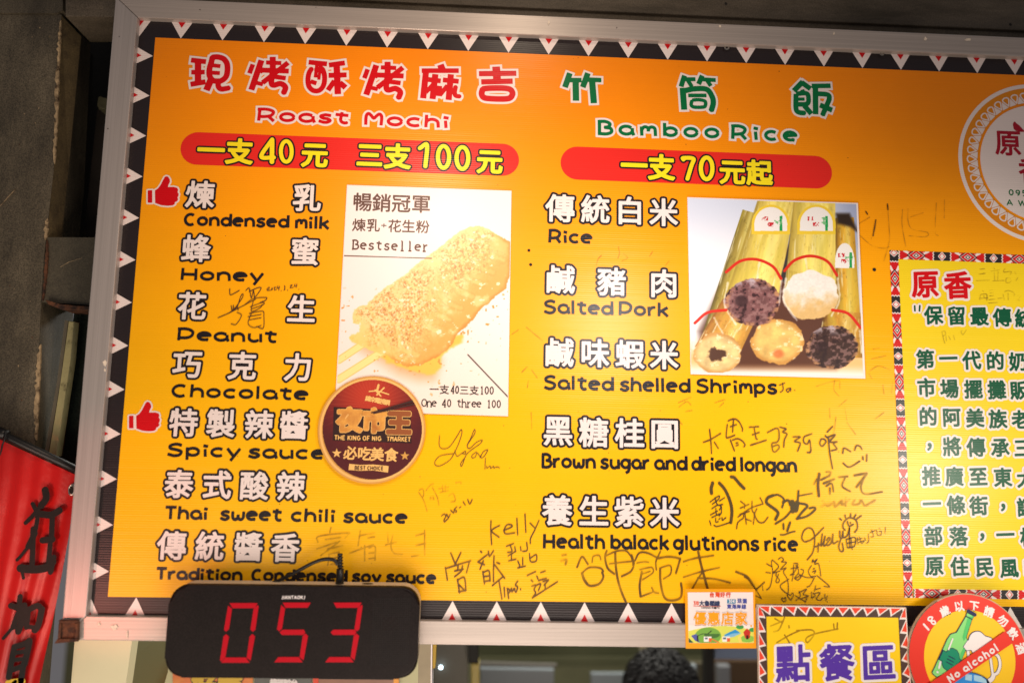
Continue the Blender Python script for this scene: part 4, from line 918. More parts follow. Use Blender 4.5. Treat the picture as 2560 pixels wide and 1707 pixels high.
    c = mixc(c, (88, 58, 44), sstep(1.8, .8, ldist(PX, PY, q2('11', '808,780 1612,804'))))
    c = mixc(c, (60, 46, 42), sstep(2.2, 1.1, ldist(PX, PY, q2('12', '1945,120 2318,512'))))
    return c, None
mp = thing('mochi_poster', 'paper poster with a roast mochi on sticks and prices, stuck left of centre', 'poster', tuple(W(1055, 1035)))
MPQ = [(868.2, 463.8), (1278.6, 478.5), (1269.8, 1040.5), (837.5, 1026.5)]
prism('poster_sheet', [W2(*p) for p in MPQ], -.0032, -.0022, M['ptwhite'], mp)
art('printed_picture', [(869.5, 465), (1277.4, 479.8), (1268.6, 1039.3), (839, 1025.5)], 350, 480, mochi_art, mp, dy=.0036)
D_ = dict(dy=.0040, h=.0005)
cjk('poster_character', '暢銷冠軍', [q('11', 980, 297), q('11', 1157, 305), q('11', 1335, 310), q('11', 1517, 314)], 48, M['ptbrown'], mp, bold=.8, **D_)
cjk('poster_character', '煉乳', [q('11', 948, 506), q('11', 1080, 509)], 34, M['ptbrown'], mp, bold=.5, **D_)
cjk('poster_character', '花生粉', [q('11', 1275, 515), q('11', 1402, 518), q('11', 1532, 522)], 34, M['ptbrown'], mp, bold=.5, **D_)
eng('poster_lettering', '+', q('11', 1150, 530), q('11', 1200, 532), 13, 2.4, M['ptbrown'], mp, box=True, **D_)
eng('poster_lettering', 'Bestseller', q('11', 880, 726), q('11', 1592, 746), 19, 3.9, M['ptbrown'], mp, serif=True, mono=1.22, **D_)
eng('poster_lettering', '40', q('12', 1785, 475), q('12', 1865, 478), 15.5, 2.9, M['ptdark'], mp, mono=1.0, serif=True, **D_)
eng('poster_lettering', '100', q('12', 2050, 482), q('12', 2185, 484), 15.5, 2.9, M['ptdark'], mp, mono=1.0, serif=True, **D_)
cjk('poster_character', '一支', [q('12', 1637, 440), q('12', 1730, 442)], 24, M['ptdark'], mp, bold=.35, **D_)
cjk('poster_character', '三支', [q('12', 1912, 448), q('12', 2003, 450)], 24, M['ptdark'], mp, bold=.35, **D_)
eng('poster_lettering', 'One 40 three 100', q('12', 1522, 596), q('12', 2250, 608), 15.5, 2.8, M['ptdark'], mp, mono=1.0, serif=True, **D_)

def bamboo_art(PX, PY, s, t):
    g = lambda x, y: (x * 1.0884, y * 1.0884)
    c = np.zeros(PX.shape + (3,)) + np.array((214, 222, 240), float)
    c = mixc(c, (248, 248, 250), sstep(0, .45, t) ); c = mixc(c, (150, 160, 196), sstep(.75, 1, s) * sstep(.6, .1, t) * .8)
    c = mixc(c, (246, 180, 96), sstep(.80, .94, t + (vn(PX, PY, 60) - .5) * .16) * sstep(1.02, .93, t) * .8)
    sh = pdist(PX, PY, [g(*p) for p in ((1600, 760), (1700, 560), (1960, 560), (1985, 800), (1920, 850), (1620, 850))]); c = mixc(c, (84, 46, 32), sstep(10, -20, sh) * .95)
    YB, OL = (254, 230, 118), (150, 124, 44)
    c = tubecol(PX, PY, c, g(1722, 486), g(1640, 770), 19, 30, (176, 154, 70), (70, 60, 26), 3)
    c = tubecol(PX, PY, c, g(1940, 500), g(1946, 760), 24, 36, (226, 170, 50), (60, 40, 24), 11)
    c = tubecol(PX, PY, c, g(1790, 440), g(1726, 690), 46, 67, YB, OL, 7)
    c = mixc(c, (58, 54, 52), sstep(2, -2, pdist(PX, PY, [g(*p) for p in ((1826, 462), (1842, 462), (1815, 600), (1802, 650), (1792, 640), (1808, 580))])))
    c = tubecol(PX, PY, c, g(1872, 440), g(1860, 690), 52, 68, YB, OL, 23)
    c = mixc(c, (50, 36, 26), sstep(8, -4, pdist(PX, PY, [g(*p) for p in ((1922, 492), (1950, 492), (1968, 530), (1955, 520), (1925, 512))])))
    def label(c, cx, cy, rx, ry):
        r = np.maximum(np.hypot((PX - cx) / rx, np.minimum(PY - cy, 0) / ry), np.abs(PX - cx) / rx); ins = (r < 1) & (PY < cy + ry * .35) 
        c = mixc(c, (244, 240, 236), ins); 
        c = mixc(c, (206, 40, 52), ins * ((np.abs(PX - cx + rx * .35) < 8) & (np.abs(PY - cy + ry * .35) < 5) & (vn(PX, PY, 3, 1) > .4)))
        c = mixc(c, (206, 40, 52), ins * ((np.abs(PX - cx + rx * .02) < 8) & (np.abs(PY - cy + ry * .02) < 5) & (vn(PX, PY, 3, 1) > .4)))
        c = mixc(c, (30, 160, 80), ins * ((np.abs(PX - cx - rx * .62) < 3.4) & (PY > cy - ry * .5)))
        c = mixc(c, (120, 190, 130), ins * ((np.hypot(PX - cx - rx * .45, PY - cy + ry * .2) < 10) & (vn(PX, PY, 4, 1) > .52)))
        return c
    for cx_, cy_, rx_ in ((1927, 562, 41), (2041, 562, 41)): c = mixc(c, (240, 206, 60), (np.hypot((PX - cx_) / (rx_ + 7), np.minimum(PY - cy_, 0) / 50) < 1) & (PY < cy_ + 24) & (np.abs(PX - cx_) < rx_ + 7))
    c = label(c, 1927, 562, 41, 44); c = label(c, 2041, 562, 41, 44); c = label(c, 2112, 654, 24, 46)
    clear_ = lambda c, cx, cy, rx, ry: mixc(c, (240, 232, 214), sstep(1.05, .9, np.hypot((PX - cx) / rx, (PY - cy) / ry)) * .35 * sstep(.4, .7, vn(PX * 2, PY * .6, 14)))
    c = tubecol(PX, PY, c, g(1700, 706), g(1640, 820), 50, 56, (226, 170, 74), (120, 70, 26), 31)
    c = tubecol(PX, PY, c, g(1935, 716), g(1930, 820), 48, 60, (206, 150, 54), (70, 40, 24), 41)
    def tan(cc, u, v): cc = cc * (.8 + .35 * vn(u * 60 + 5, v * 60, 22))[..., None]; cc = mixc(cc, (186, 120, 50), sstep(.75, 1, np.hypot(u, v)) * .6); return mixc(cc, (255, 240, 196), sstep(.6, .75, vn(u * 70, v * 70 + 40, 16)) * .7)
    def tan2(cc, u, v): cc = tan(cc, u, v); return mixc(cc, (84, 52, 36), sstep(.42, .28, np.hypot(u + .02, (v - .02) * 1.1) + (vn(u * 80, v * 80, 18) - .5) * .4))
    def tan3(cc, u, v): cc = tan(cc, u, v); return mixc(cc, (212, 110, 60), sstep(.3, .1, np.hypot(u - .05, v - .55)) * .8)
    def pur(cc, u, v):
        a = vn(u * 60 + 7, v * 60, 9, 3); cc = cc * (.75 + .5 * vn(u * 40, v * 40, 14))[..., None]; cc = mixc(cc, (172, 132, 128), sstep(.53, .66, a) * .55); cc = mixc(cc, (46, 24, 28), sstep(.38, .30, a) * .8)
        cc = mixc(cc, (206, 150, 104), sstep(.78, .95, np.hypot(u, v)) * sstep(.5, .66, vn(u * 50, v * 50, 9)) * .8); cc = mixc(cc, (44, 24, 28), sstep(.3, .18, np.hypot(u + .4, v + .05)) * .7)
        return mixc(cc, (206, 196, 206), sstep(.45, .95, -v) * sstep(.42, .6, vn(u * 40, v * 40 + 9, 12)) * .8)
    def wht(cc, u, v): cc = mixc(cc, (226, 180, 104), sstep(-.25, .6, v + (vn(u * 60, v * 60, 18) - .5) * .9) * .85); return cc * (.93 + .1 * vn(u * 90, v * 90, 8))[..., None]
    c = blob(PX, PY, c, *g(1648, 812), 62, 50, (238, 206, 140), tan2)
    c = blob(PX, PY, c, *g(1785, 784), 66, 56, (240, 196, 112), tan3)
    c = blob(PX, PY, c, *g(1912, 798), 66, 54, (64, 40, 36), pur)
    c = blob(PX, PY, c, *g(1728, 694), 68, 60, (124, 82, 82), pur)
    c = blob(PX, PY, c, *g(1862, 678), 68, 62, (246, 240, 232), wht)
    for pts, al in ((((1672, 650), (1664, 700), (1690, 745)), .6), (((1795, 640), (1790, 700)), .5), (((1805, 640), (1800, 690), (1830, 735)), .55), (((1924, 640), (1928, 690), (1910, 725)), .6), (((1745, 600), (1738, 640)), .5), (((1850, 592), (1856, 634)), .5), (((1600, 745), (1592, 800)), .5), (((1975, 760), (1980, 810)), .5), (((1640, 730), (1660, 765)), .5)):
        c = mixc(c, (246, 244, 240), sstep(4, .5, ldist(PX, PY, cr([g(*p) for p in pts], 4)) + (vn(PX, PY, 8) - .5) * 5) * al)
    for pts in (((1668, 625), (1700, 600), (1738, 596), (1775, 612), (1794, 640)), ((1802, 622), (1825, 598), (1862, 588), (1900, 600), (1922, 632)), ((1596, 742), (1625, 718), (1668, 712)), ((1912, 712), (1948, 720), (1976, 752))):
        c = mixc(c, (214, 44, 24), sstep(4.4, 2.6, ldist(PX, PY, cr([g(*p) for p in pts], 4))))
    return c, None
rp = thing('bamboo_rice_poster', 'square paper photo of filled bamboo tubes with red bands, right of the dish names', 'poster', tuple(W(1940, 940)))
RPQ = [(1717.1, 495.1), (2142, 509.5), (2160.5, 946.6), (1725.3, 935.7)]
prism('poster_sheet', [W2(*p) for p in RPQ], -.0044, -.0022, M['ptwhite'], rp)
art('printed_picture', [(1718.5, 496), (2140.6, 510.6), (2157.8, 938.2), (1728.5, 930.2)], 400, 420, bamboo_art, rp, dy=.0048)

# ---- round award sticker
ws = thing('round_sticker', 'round dark red sticker with gold rim overlapping the corner of the mochi poster', 'sticker', tuple(W(930.8, 1206)))
sc = (930.8, 1073.5); SC2 = W2(*sc)
def SR(r, n=120): k = pxm(*sc) * r; return [(SC2[0] + k * math.cos(2 * math.pi * i / n), SC2[1] + k * math.sin(2 * math.pi * i / n)) for i in range(n)]
prism('sticker_base', SR(134.0), -.0062, -.0050, M['gold'], ws)
ringmesh('gold_rim', SR(130), SR(124), -.0066, M['goldtxt'], ws)
def disc_art(PX, PY, s, t):
    r = np.hypot(PX - sc[0], PY - sc[1]); a = np.arctan2(PY - 1010, PX - sc[0])
    c = np.zeros(PX.shape + (3,)) + np.array((82, 24, 28), float)
    c = mixc(c, (186, 54, 34), sstep(165, 10, np.hypot(PX - 925, (PY - 985) * 1.0)))
    ray = sstep(.90, .985, np.cos(a * 44)) * sstep(150, 20, np.hypot(PX - 925, PY - 1010)); c = mixc(c, (214, 110, 74), ray * .45)
    return c, r < 124.6
art('dark_disc', [(sc[0] - 126, sc[1] - 126), (sc[0] + 126, sc[1] - 126), (sc[0] + 126, sc[1] + 126), (sc[0] - 126, sc[1] + 126)], 260, 260, disc_art, ws, dy=.0070)
DS = dict(dy=.0078, h=.0005)
prism('title_plate', [W2(*q('12', x, y)) for x, y in ((720, 600), (1420, 640), (1430, 930), (712, 905))], -.0076, -.0071, mat('plate_dark_brown', (48, 26, 24), rough=.4), ws)
M['warm3'] = mat('sticker_title_orange', (250, 186, 84), rough=.4, var=.45, vscale=30, col2=(166, 92, 44))
cjk('title_character', '夜', [q('12', 865, 722)], 60, M['warm3'], ws, bold=3.4, out=(1.6, M['goldtxt']), sx=1.02, dy=.0080, h=.0005)
cjk('title_character', '市', [q('12', 1092, 730)], 60, M['warm3'], ws, bold=3.6, out=(1.6, M['goldtxt']), sx=1.0, dy=.0080, h=.0005)
cjk('title_character', '王', [q('12', 1318, 748)], 60, mat('sticker_title_brown', (150, 84, 44), rough=.4), ws, bold=4.2, out=(1.6, M['goldtxt']), dy=.0080, h=.0005)
eng('sticker_lettering', 'THE KING OF NIG', q('12', 727, 898), q('12', 1152, 908), 8.8, 2.4, M['goldtxt'], ws, dy=.0082, h=.00045, gap=.24)
eng('sticker_lettering', 'TMARKET', q('12', 1206, 910), q('12', 1422, 916), 8.8, 2.2, M['goldtxt'], ws, dy=.0082, h=.00045, gap=.24)
cjk('sticker_character', '緯來電視網', [q('12', 1035, 525), q('12', 1208, 560)], 14.5, M['goldtxt'], ws, bold=.5, dy=.0078, h=.0004, rot=-8)
ink('logo_mark', '12', '12|1045,458 1120,455 1222,485;20|1130,400 1118,445;14|1180,425 1115,490;14|1100,445 1150,500', 3, M['goldtxt'], ws, dy=.0078, h=.0004)
cjk('sticker_character', '必吃美食', [q('12', 872, 1022), q('12', 1000, 1028), q('12', 1118, 1034), q('12', 1245, 1040)], 34, M['goldtxt'], ws, bold=1.0, **DS)
def star(fr, cx, cy, r): return ' '.join('%g,%g' % (cx + (r if i % 2 == 0 else r * .4) * math.sin(i * math.pi / 5), cy - (r if i % 2 == 0 else r * .4) * math.cos(i * math.pi / 5)) for i in range(10))
shape('star', '12', star('12', 748, 1022, 46), M['goldtxt'], ws, dy=.0078, h=.0004); shape('star', '12', star('12', 1370, 1046, 44), M['gold'], ws, dy=.0078, h=.0004)
shape('ribbon', '12', '862,1118 960,1128 1080,1124 1222,1138 1216,1198 1080,1178 960,1182 856,1174', M['goldtxt'], ws, dy=.0078, h=.0004)
eng('ribbon_lettering', 'BEST CHOICE', q('12', 912, 1172), q('12', 1172, 1176), 7.2, 1.9, mat('ribbon_ink', (60, 30, 22)), ws, dy=.0084, h=.0004)
shape('chopsticks', '12', '1060,650 1440,540 1450,556 1068,658;1080,655 1455,565 1462,580 1088,664', mat('chopstick_brown', (58, 26, 22)), ws, dy=.0094, h=.0004)
# ================================================================== coupon sticker on the lower rail
yC = -.0165
cs = thing('discount_sticker', 'small orange and white sticker with landscape picture on the lower frame rail', 'sticker', tuple(W(1800, 1618, yC)))
prism('sticker_sheet', [W2(*q('J', x, y), yC) for x, y in ((118, 104), (1728, 112), (1760, 1474), (132, 1478))], yC, yC + .0008, M['orange'], cs)
prism('white_panel', [W2(*q('J', x, y), yC) for x, y in ((178, 182), (1680, 180), (1704, 1345), (196, 1348))], yC - .0004, yC - .0001, M['ptwhite'], cs)
def land(PX, PY, s, t):
    c = np.zeros(PX.shape + (3,)) + np.array((246, 236, 230), float)
    c = mixc(c, (222, 226, 96), t > .30 - .28 * np.sin(s * 3.0) + .04)
    c = mixc(c, (120, 176, 70), (np.hypot((s - .30) / .20, (t - .62) / .48) < 1)); c = mixc(c, (70, 120, 52), (np.hypot((s - .36) / .12, (t - .55) / .2) < 1) & (t > .5))
    c = mixc(c, (80, 90, 170), pdist(s * 100, t * 100, [(4, 60), (12, 50), (15, 75), (17, 100), (10, 88)]) < 0)
    c = mixc(c, (30, 84, 60), pdist(s * 100, t * 100, [(0, 72), (8, 100), (0, 100)]) < 0)
    c = mixc(c, (40, 44, 40), np.abs(ldist(s * 100, t * 60, [(14, 55), (14, 36), (22, 30), (30, 30), (35, 20)])) < 1)
    c = mixc(c, (226, 120, 60), np.abs(ldist(s * 100, t * 60, [(36, 48), (44, 56), (46, 60)])) < 1.5)
    c = mixc(c, (40, 150, 214), pdist(s * 100, t * 100, [(54, 58), (62, 42), (72, 26), (80, 46), (72, 60), (58, 66)]) < 0)
    c = mixc(c, (130, 190, 224), pdist(s * 100, t * 100, [(52, 68), (68, 48), (82, 44), (70, 66), (54, 76)]) < 0)
    c = mixc(c, (60, 160, 80), np.hypot((s - .79) / .06, (t - .12) / .12) < 1); c = mixc(c, (60, 160, 80), np.hypot((s - .98) / .05, (t - .28) / .12) < 1)
    c = mixc(c, (140, 200, 80), np.hypot((s - .9) / .11, (t - .78) / .2) < 1)
    c = mixc(c, (246, 220, 110), ldist(s * 100, t * 60, [(84, 30), (78, 42), (80, 60)]) < 2.2)
    c = mixc(c, (200, 50, 36), pdist(s * 100, t * 100, [(84, 40), (90, 20), (95, 38), (94, 76), (87, 76)]) < 0); c = mixc(c, (60, 26, 20), (np.abs(s - .905) < .018) & (t > .58) & (t < .8))
    for x0 in (.235, .515):
        c = mixc(c, (240, 240, 236), (s > x0) & (s < x0 + .12) & (t > .66) & (t < .94)); c = mixc(c, (228, 96, 50), (s > x0 + .075) & (s < x0 + .12) & (t > .74) & (t < .94)); c = mixc(c, (90, 110, 130), (s > x0 + .015) & (s < x0 + .06) & (t > .7) & (t < .8))
    c = mixc(c, (244, 170, 20), np.hypot((s - .963) * 1.0, (t - .06) * .28) < .016)
    return c, None
art('landscape_picture', [q('J', 196, 930), q('J', 1696, 930), q('J', 1702, 1343), q('J', 198, 1346)], 170, 60, land, cs, y=yC, dy=.0008)
K_ = dict(y=yC, dy=.0010, h=.00035)
cjk('sticker_character', '台灣好行', [q('J', 730, 240), q('J', 862, 240), q('J', 980, 240), q('J', 1110, 242)], 12, M['orred'], cs, bold=.45, **K_)
eng('sticker_lettering', '310', q('J', 308, 472), q('J', 425, 474), 7.2, 1.9, M['orred'], cs, gap=.2, **K_)
cjk('sticker_character', '大魯閣線', [q('J', 498, 437), q('J', 620, 438), q('J', 738, 440), q('J', 856, 442)], 13, mat('coupon_navy', (40, 54, 92)), cs, bold=.55, **K_)
shape('sticker_rule', 'J', '305,494 935,497 935,506 305,503', M['orred'], cs, y=yC, dy=.0010, h=.0003)
eng('sticker_lettering', 'TAROKO ROUTE', q('J', 478, 553), q('J', 908, 555), 3.1, .95, M['ink'], cs, gap=.3, **K_)
shape('number_box', 'J', '1090,347 1275,347 1275,430 1090,430', M['cteal'], cs, y=yC, dy=.0010, h=.0003, rnd=.6)
eng('sticker_lettering', '304', q('J', 1112, 418), q('J', 1255, 418), 6.2, 1.5, M['signwhite'], cs, y=yC, dy=.0014, h=.0003, gap=.3)
cjk('sticker_character', '洄瀾', [q('J', 1365, 378), q('J', 1485, 385)], 11.5, M['cblue'], cs, bold=.3, **K_)
cjk('sticker_character', '東海岸線', [q('J', 1130, 510), q('J', 1240, 510), q('J', 1352, 513), q('J', 1468, 513)], 11.5, M['cblue'], cs, bold=.3, **K_)
cjk('sticker_shadow', '優惠店家', [q('J', 455, 800), q('J', 770, 804), q('J', 1085, 804), q('J', 1400, 804)], 31, mat('coupon_brown', (176, 96, 50)), cs, bold=1.6, y=yC, dy=.0012, h=.0005)
cjk('sticker_character', '優惠店家', [q('J', 455, 780), q('J', 770, 784), q('J', 1085, 784), q('J', 1400, 784)], 31, M['orange'], cs, bold=.9, out=(1.3, M['signwhite']), y=yC, dy=.0016, h=.0005)

# ================================================================== ordering-area sign
yS = -.030
os_ = thing('order_area_sign', 'yellow cardboard sign with big purple characters at the bottom edge', 'sign', tuple(W(2085, 1800, yS)))
prism('cardboard', [W2(*p, yS) for p in ((1893.6, 1511), (2265.6, 1517.7), (2284, 1800), (1899, 1800))], yS, yS + .006, M['board_edge'], os_)
qs = lambda name, Q, y, m, par: put(name, [(W2(*p, y)[0], y, W2(*p, y)[1]) for p in Q], [(0, 3, 2, 1)], m, par)
qs('yellow_field', [(1915, 1539), (2247, 1542.5), (2259, 1800), (1920, 1800)], yS - .0004, mat('sign_lemon', (250, 208, 20), rough=.4, var=.05, vscale=7), os_)
def chev(per, f0, ax):
    def fn(PX, PY, s, t):
        a, d = (s, t) if ax == 'x' else (t, s)
        if ax == 'r': a, d = t, 1 - s
        if ax == 'l': a, d = t, s
        f = (a * per + f0) % 1.0; m = np.abs(f - .5) * 2 + d * 1.25
        c = np.zeros(PX.shape + (3,)) + np.array((78, 58, 52), float)
        c = mixc(c, (240, 228, 222), m < 1.14); c = mixc(c, (232, 70, 42), m < .86); c = mixc(c, (240, 228, 222), d < .07)
        return c, None
    return fn
art('zigzag_border', [(1896, 1512.5), (2264.5, 1518.5), (2246, 1543), (1916, 1540)], 520, 34, chev(11.1, .1, 'x'), os_, y=yS, dy=.0008)
art('zigzag_border', [(1895, 1514), (1916, 1540), (1921, 1800), (1899.5, 1800)], 34, 400, chev(7.6, .3, 'l'), os_, y=yS, dy=.0010)
art('zigzag_border', [(2246, 1543), (2265, 1519.5), (2283, 1800), (2258.5, 1800)], 34, 400, chev(7.6, .3, 'r'), os_, y=yS, dy=.0010)
cjk('sign_character', '點餐區', [q('33', 228, 1388), q('33', 630, 1380), q('33', 1012, 1380)], 88, M['purple'], os_, y=yS, bold=2.3, out=(6.2, M['signwhite']), dy=.0012, shear=.05)
ink('sign_handwriting', '33', '20,1040 140,990;60,970 130,1010;50,1090 100,1070 150,960;190,1035 192,1055;80,1190 200,1120 290,1080;150,1120 200,1200;260,1080 400,1075 420,1120 360,1190 350,1150 430,1110 640,1065;600,1020 605,1060;635,1010 632,1070', 3.6, mat('marker_on_sign', (150, 110, 10), alpha=(.2, .9, 50)), os_, y=yS, dy=.0010)
# open corrugation along the left edge of the card
V, Fc = [], []
for i in range(90):
    py = 1516 + i * 3.1; a = W(1895.2 + (py - 1511) * .02, py, yS - .0002); s_ = .0011; b = len(V)
    V += [(a[0] - s_, a[1], a[2]), (a[0], a[1], a[2] - s_ * 1.3), (a[0] + s_, a[1], a[2]), (a[0], a[1], a[2] + s_ * 1.3)]; Fc.append((b, b + 1, b + 2, b + 3))
put('corrugation', V, Fc, M['dark'], os_, kind='stuff')

# ================================================================== round no-drinking sign
yA = -.036
na = thing('no_alcohol_sign', 'round red and yellow cardboard sign with crossed-out bottle and beer mug', 'sign', tuple(W(2421, 1791, yA)))
cA = q('L', 1250, 1118); kA = pxm(*cA, yA); cAw = W2(*cA, yA)
def AR(r, n=120, jit=0):
    rj = random.Random(3); return [(cAw[0] + (r + rj.uniform(-jit, jit)) * kA * math.cos(2 * math.pi * i / n), cAw[1] + (r + rj.uniform(-jit, jit)) * kA * math.sin(2 * math.pi * i / n)) for i in range(n)]
prism('cardboard_disc', AR(149.5, 120, .3), yA, yA + .006, M['board_edge'], na)
flat('red_ring', AR(147.5), yA - .0004, M['signred'], na)
put('corrugation', [(x + dx, yA - .0003 + 0, z + dz) for i, (x, z) in enumerate(AR(148.5, 260)) if 85 < i < 160 for dx, dz in ((-.0012, 0), (0, -.0012), (.0012, 0), (0, .0012))], [(4 * i, 4 * i + 1, 4 * i + 2, 4 * i + 3) for i in range(74)], M['dark'], na, kind='stuff')
cI = W2(*q('L', 1270, 1140), yA)
flat('yellow_disc', [(cI[0] + 114 * kA * math.cos(2 * math.pi * i / 96), cI[1] + 114 * kA * math.sin(2 * math.pi * i / 96)) for i in range(96)], yA - .0008, M['signyel'], na)
def A_(name, s, m, d, **kw): return shape(name, 'L', s, M[m] if isinstance(m, str) else m, na, y=yA, dy=d, h=.0004, **kw)
def Ai(name, s, wd, m, d, **kw): return ink(name, 'L', s, wd, M[m], na, y=yA, dy=d, h=.0004, **kw)
BOT = '1212,345 1330,400 1290,470 1195,770 1215,815 1140,930 1185,990 1110,1165 1000,1300 690,1450 625,1400 610,1370 660,1270 870,800 930,715 1030,685 1195,400'
A_('mug_glass', '1205,1000 1310,1000 1600,1090 1650,1440 1560,1560 1240,1560', M['signyel'], .0010)
Ai('mug_rim', '44|1235,1005 1275,1370;40|1615,1090 1665,1440', 5, 'signwhite', .0012, outline=(1.2, M['navy']))
Ai('mug_handle', '46|1690,1045 1760,1110 1785,1250 1740,1380 1660,1420;70|1668,1440 1640,1490 1560,1545', 7, 'signwhite', .0014, outline=(1.2, M['navy']))
A_('foam_outline', '1240,820 1260,750 1310,690 1380,668 1450,680 1530,750 1590,765 1640,810 1500,950 1320,1030 1290,990 1200,990 1150,930 1150,870 1190,825', 'navy', .0018, rnd=1.3, smooth=True)
A_('foam', '1240,820 1260,750 1310,690 1380,668 1450,680 1530,750 1590,765 1640,810 1500,950 1320,1030 1290,990 1200,990 1150,930 1150,870 1190,825', 'signwhite', .0022, rnd=-.3, smooth=True)
A_('bottle_outline', BOT, 'navy', .0024, rnd=1.3)
A_('bottle', BOT, 'bottle', .0028, rnd=-.4)
A_('bottle_shade', '1325,405 1285,470 1190,770 1150,830 1130,760 1210,470 1225,420', 'bottle2', .0032)
A_('bottle_shade', '1150,945 1180,990 1110,1160 1080,1120 1100,1040', 'bottle2', .0032)
A_('bottle_label_outline', '795,990 850,1020 900,965 960,955 1030,990 1070,1060 1070,1130 1100,1160 1000,1280 860,1335 800,1285 770,1200 780,1170 725,1145', 'navy', .0032, rnd=1.1)
A_('bottle_label', '795,990 850,1020 900,965 960,955 1030,990 1070,1060 1070,1130 1100,1160 1000,1280 860,1335 800,1285 770,1200 780,1170 725,1145', 'bottle3', .0036, rnd=-.4)
for s_ in ('885,1085 990,1140', '865,1135 970,1192', '845,1185 948,1240', '1195,405 1290,455'): Ai('label_line', s_, 2.0, 'navy', .0040)
Ai('bottle_highlight', '26|955,790 920,880 885,970;34|745,1190 720,1290;36|692,1360 696,1364', 4, 'signwhite', .0040)
Ai('bottle_cap', '1222,310 1335,375', 8.6, 'navy', .0044)
A_('car_body', '900,1700 960,1568 1060,1450 1200,1375 1350,1388 1480,1440 1570,1510 1620,1620 1640,1740 950,1740', 'blue', .0018, rnd=1)
A_('car_window', '1185,1395 1300,1415 1295,1520 1180,1500', 'lblue', .0022); A_('car_window', '1330,1412 1460,1440 1545,1510 1560,1570 1330,1512', 'lblue', .0022)
Ai('car_outline', '960,1568 1060,1450 1200,1375 1350,1388 1480,1440 1570,1510 1620,1620', 1.8, 'navy', .0026)
A_('slash_band', '452,1622 1860,652 1990,856 820,1650 700,1740', 'signred', .0048)
eng('sign_lettering', 'No alcohol', q('L', 905, 1538), q('L', 1740, 975), 12.5, 4.0, M['signwhite'], na, y=yA, dy=.0052, h=.0005, gap=.42, box=False)
RC = [('歲', 840, 325, 24), ('以', 1085, 240, 8), ('下', 1345, 235, -7), ('請', 1600, 335, -20), ('勿', 1840, 490, -36), ('飲', 2010, 705, -52), ('酒', 2150, 965, -72)]
cjk('sign_character', ''.join(c for c, *_ in RC), [q('L', x, y) for _, x, y, _ in RC], 25, M['signwhite'], na, y=yA, dy=.0008, h=.0005, bold=.9, rot=[r for *_, r in RC])
Ai('sign_numerals', '34|475,548 558,640;26|600,420 560,430 555,475 610,490 660,490 675,530 640,545 610,520 605,480 625,430 600,420', 4, 'signwhite', .0008)

# ================================================================== number display
yD = -.060
nd = thing('number_display', 'black electronic queue number display with red digits 053 hanging on lower rail', 'number display', tuple(W(728, 1692, yD)))
a = W2(407.5, 1692.5, yD); b = W2(1050, 1467.5, yD)
prism('front_casing', rrect(a[0], a[1], b[0], b[1], .031), yD, yD + .014, M['plast'], nd, bevel=.006, seg=4, smooth=False)
prism('rear_casing', rrect(a[0] + .0005, a[1] + .0005, b[0] - .0005, b[1] - .0005, .031), yD + .0143, -.0135, M['cream'], nd)
# recessed window
wa, wb = W2(*q('03', 1580, 1480), yD), W2(*q('13', 1440, 735), yD)
SEG = {'a': '246,824 503,824 476,871 272,871', 'f': '232,846 268,877 240,1062 214,1086 194,1070', 'g': '218,1096 243,1072 440,1072 454,1096 438,1120 240,1120', 'b': '506,842 512,856 482,1068 458,1088 437,1066 466,876',
       'c': '456,1106 479,1130 438,1352 402,1324 430,1130', 'd': '168,1371 206,1323 396,1323 430,1371', 'e': '214,1108 240,1132 206,1322 168,1362 158,1345 190,1130'}
for dg, dx, dyy in (('abcdef', -487, 4), ('afgcd', 0, 0), ('abgcd', 468, 0)):
    for s_ in dg:
        pts = QP('13', ' '.join('%g,%g' % (float(p.split(',')[0]) + dx, float(p.split(',')[1]) + dyy * (1 - (float(p.split(',')[0])) / 1e4)) for p in SEG[s_].split()))
        prism('digit_segment', [W2(*p, yD) for p in pts], yD - .0009, yD - .0001, M['led'], nd)
eng('display_lettering', 'JIANTAOKJ', q('13', 234, 791), q('13', 452, 791), 6.4, 1.5, M['signwhite'], nd, y=yD, dy=.0006, h=.00025, gap=.2)
V, Fc = [], []
for r_ in range(31):
    for c_ in range(18):
        if 8 < r_ < 15 and 4 < c_ < 12 and (r_ + c_) % 3: continue
        px, py = q('13', 1085 + c_ * 19.5 - r_ * .9, 790 + r_ * 20); o = W2(px, py, yD); b_ = len(V)
        for k in range(6): V.append((o[0] + .0010 * math.cos(k * math.pi / 3), yD - .0004, o[1] + .0010 * math.sin(k * math.pi / 3)))
        Fc.append(tuple(range(b_, b_ + 6)))
put('speaker_holes', V, Fc, mat('speaker_hole_black', (10, 8, 8), rough=.8), nd, kind='stuff')
tl = W(*q('13', 1025, 662), -.035)
put('jack_socket', [(tl[0] + .010 * math.cos(t * math.pi / 8), -.032 + .005 * math.sin(t * math.pi / 8), b[1] + .0006) for t in range(16)], [tuple(range(16))], M['rubber'], nd)

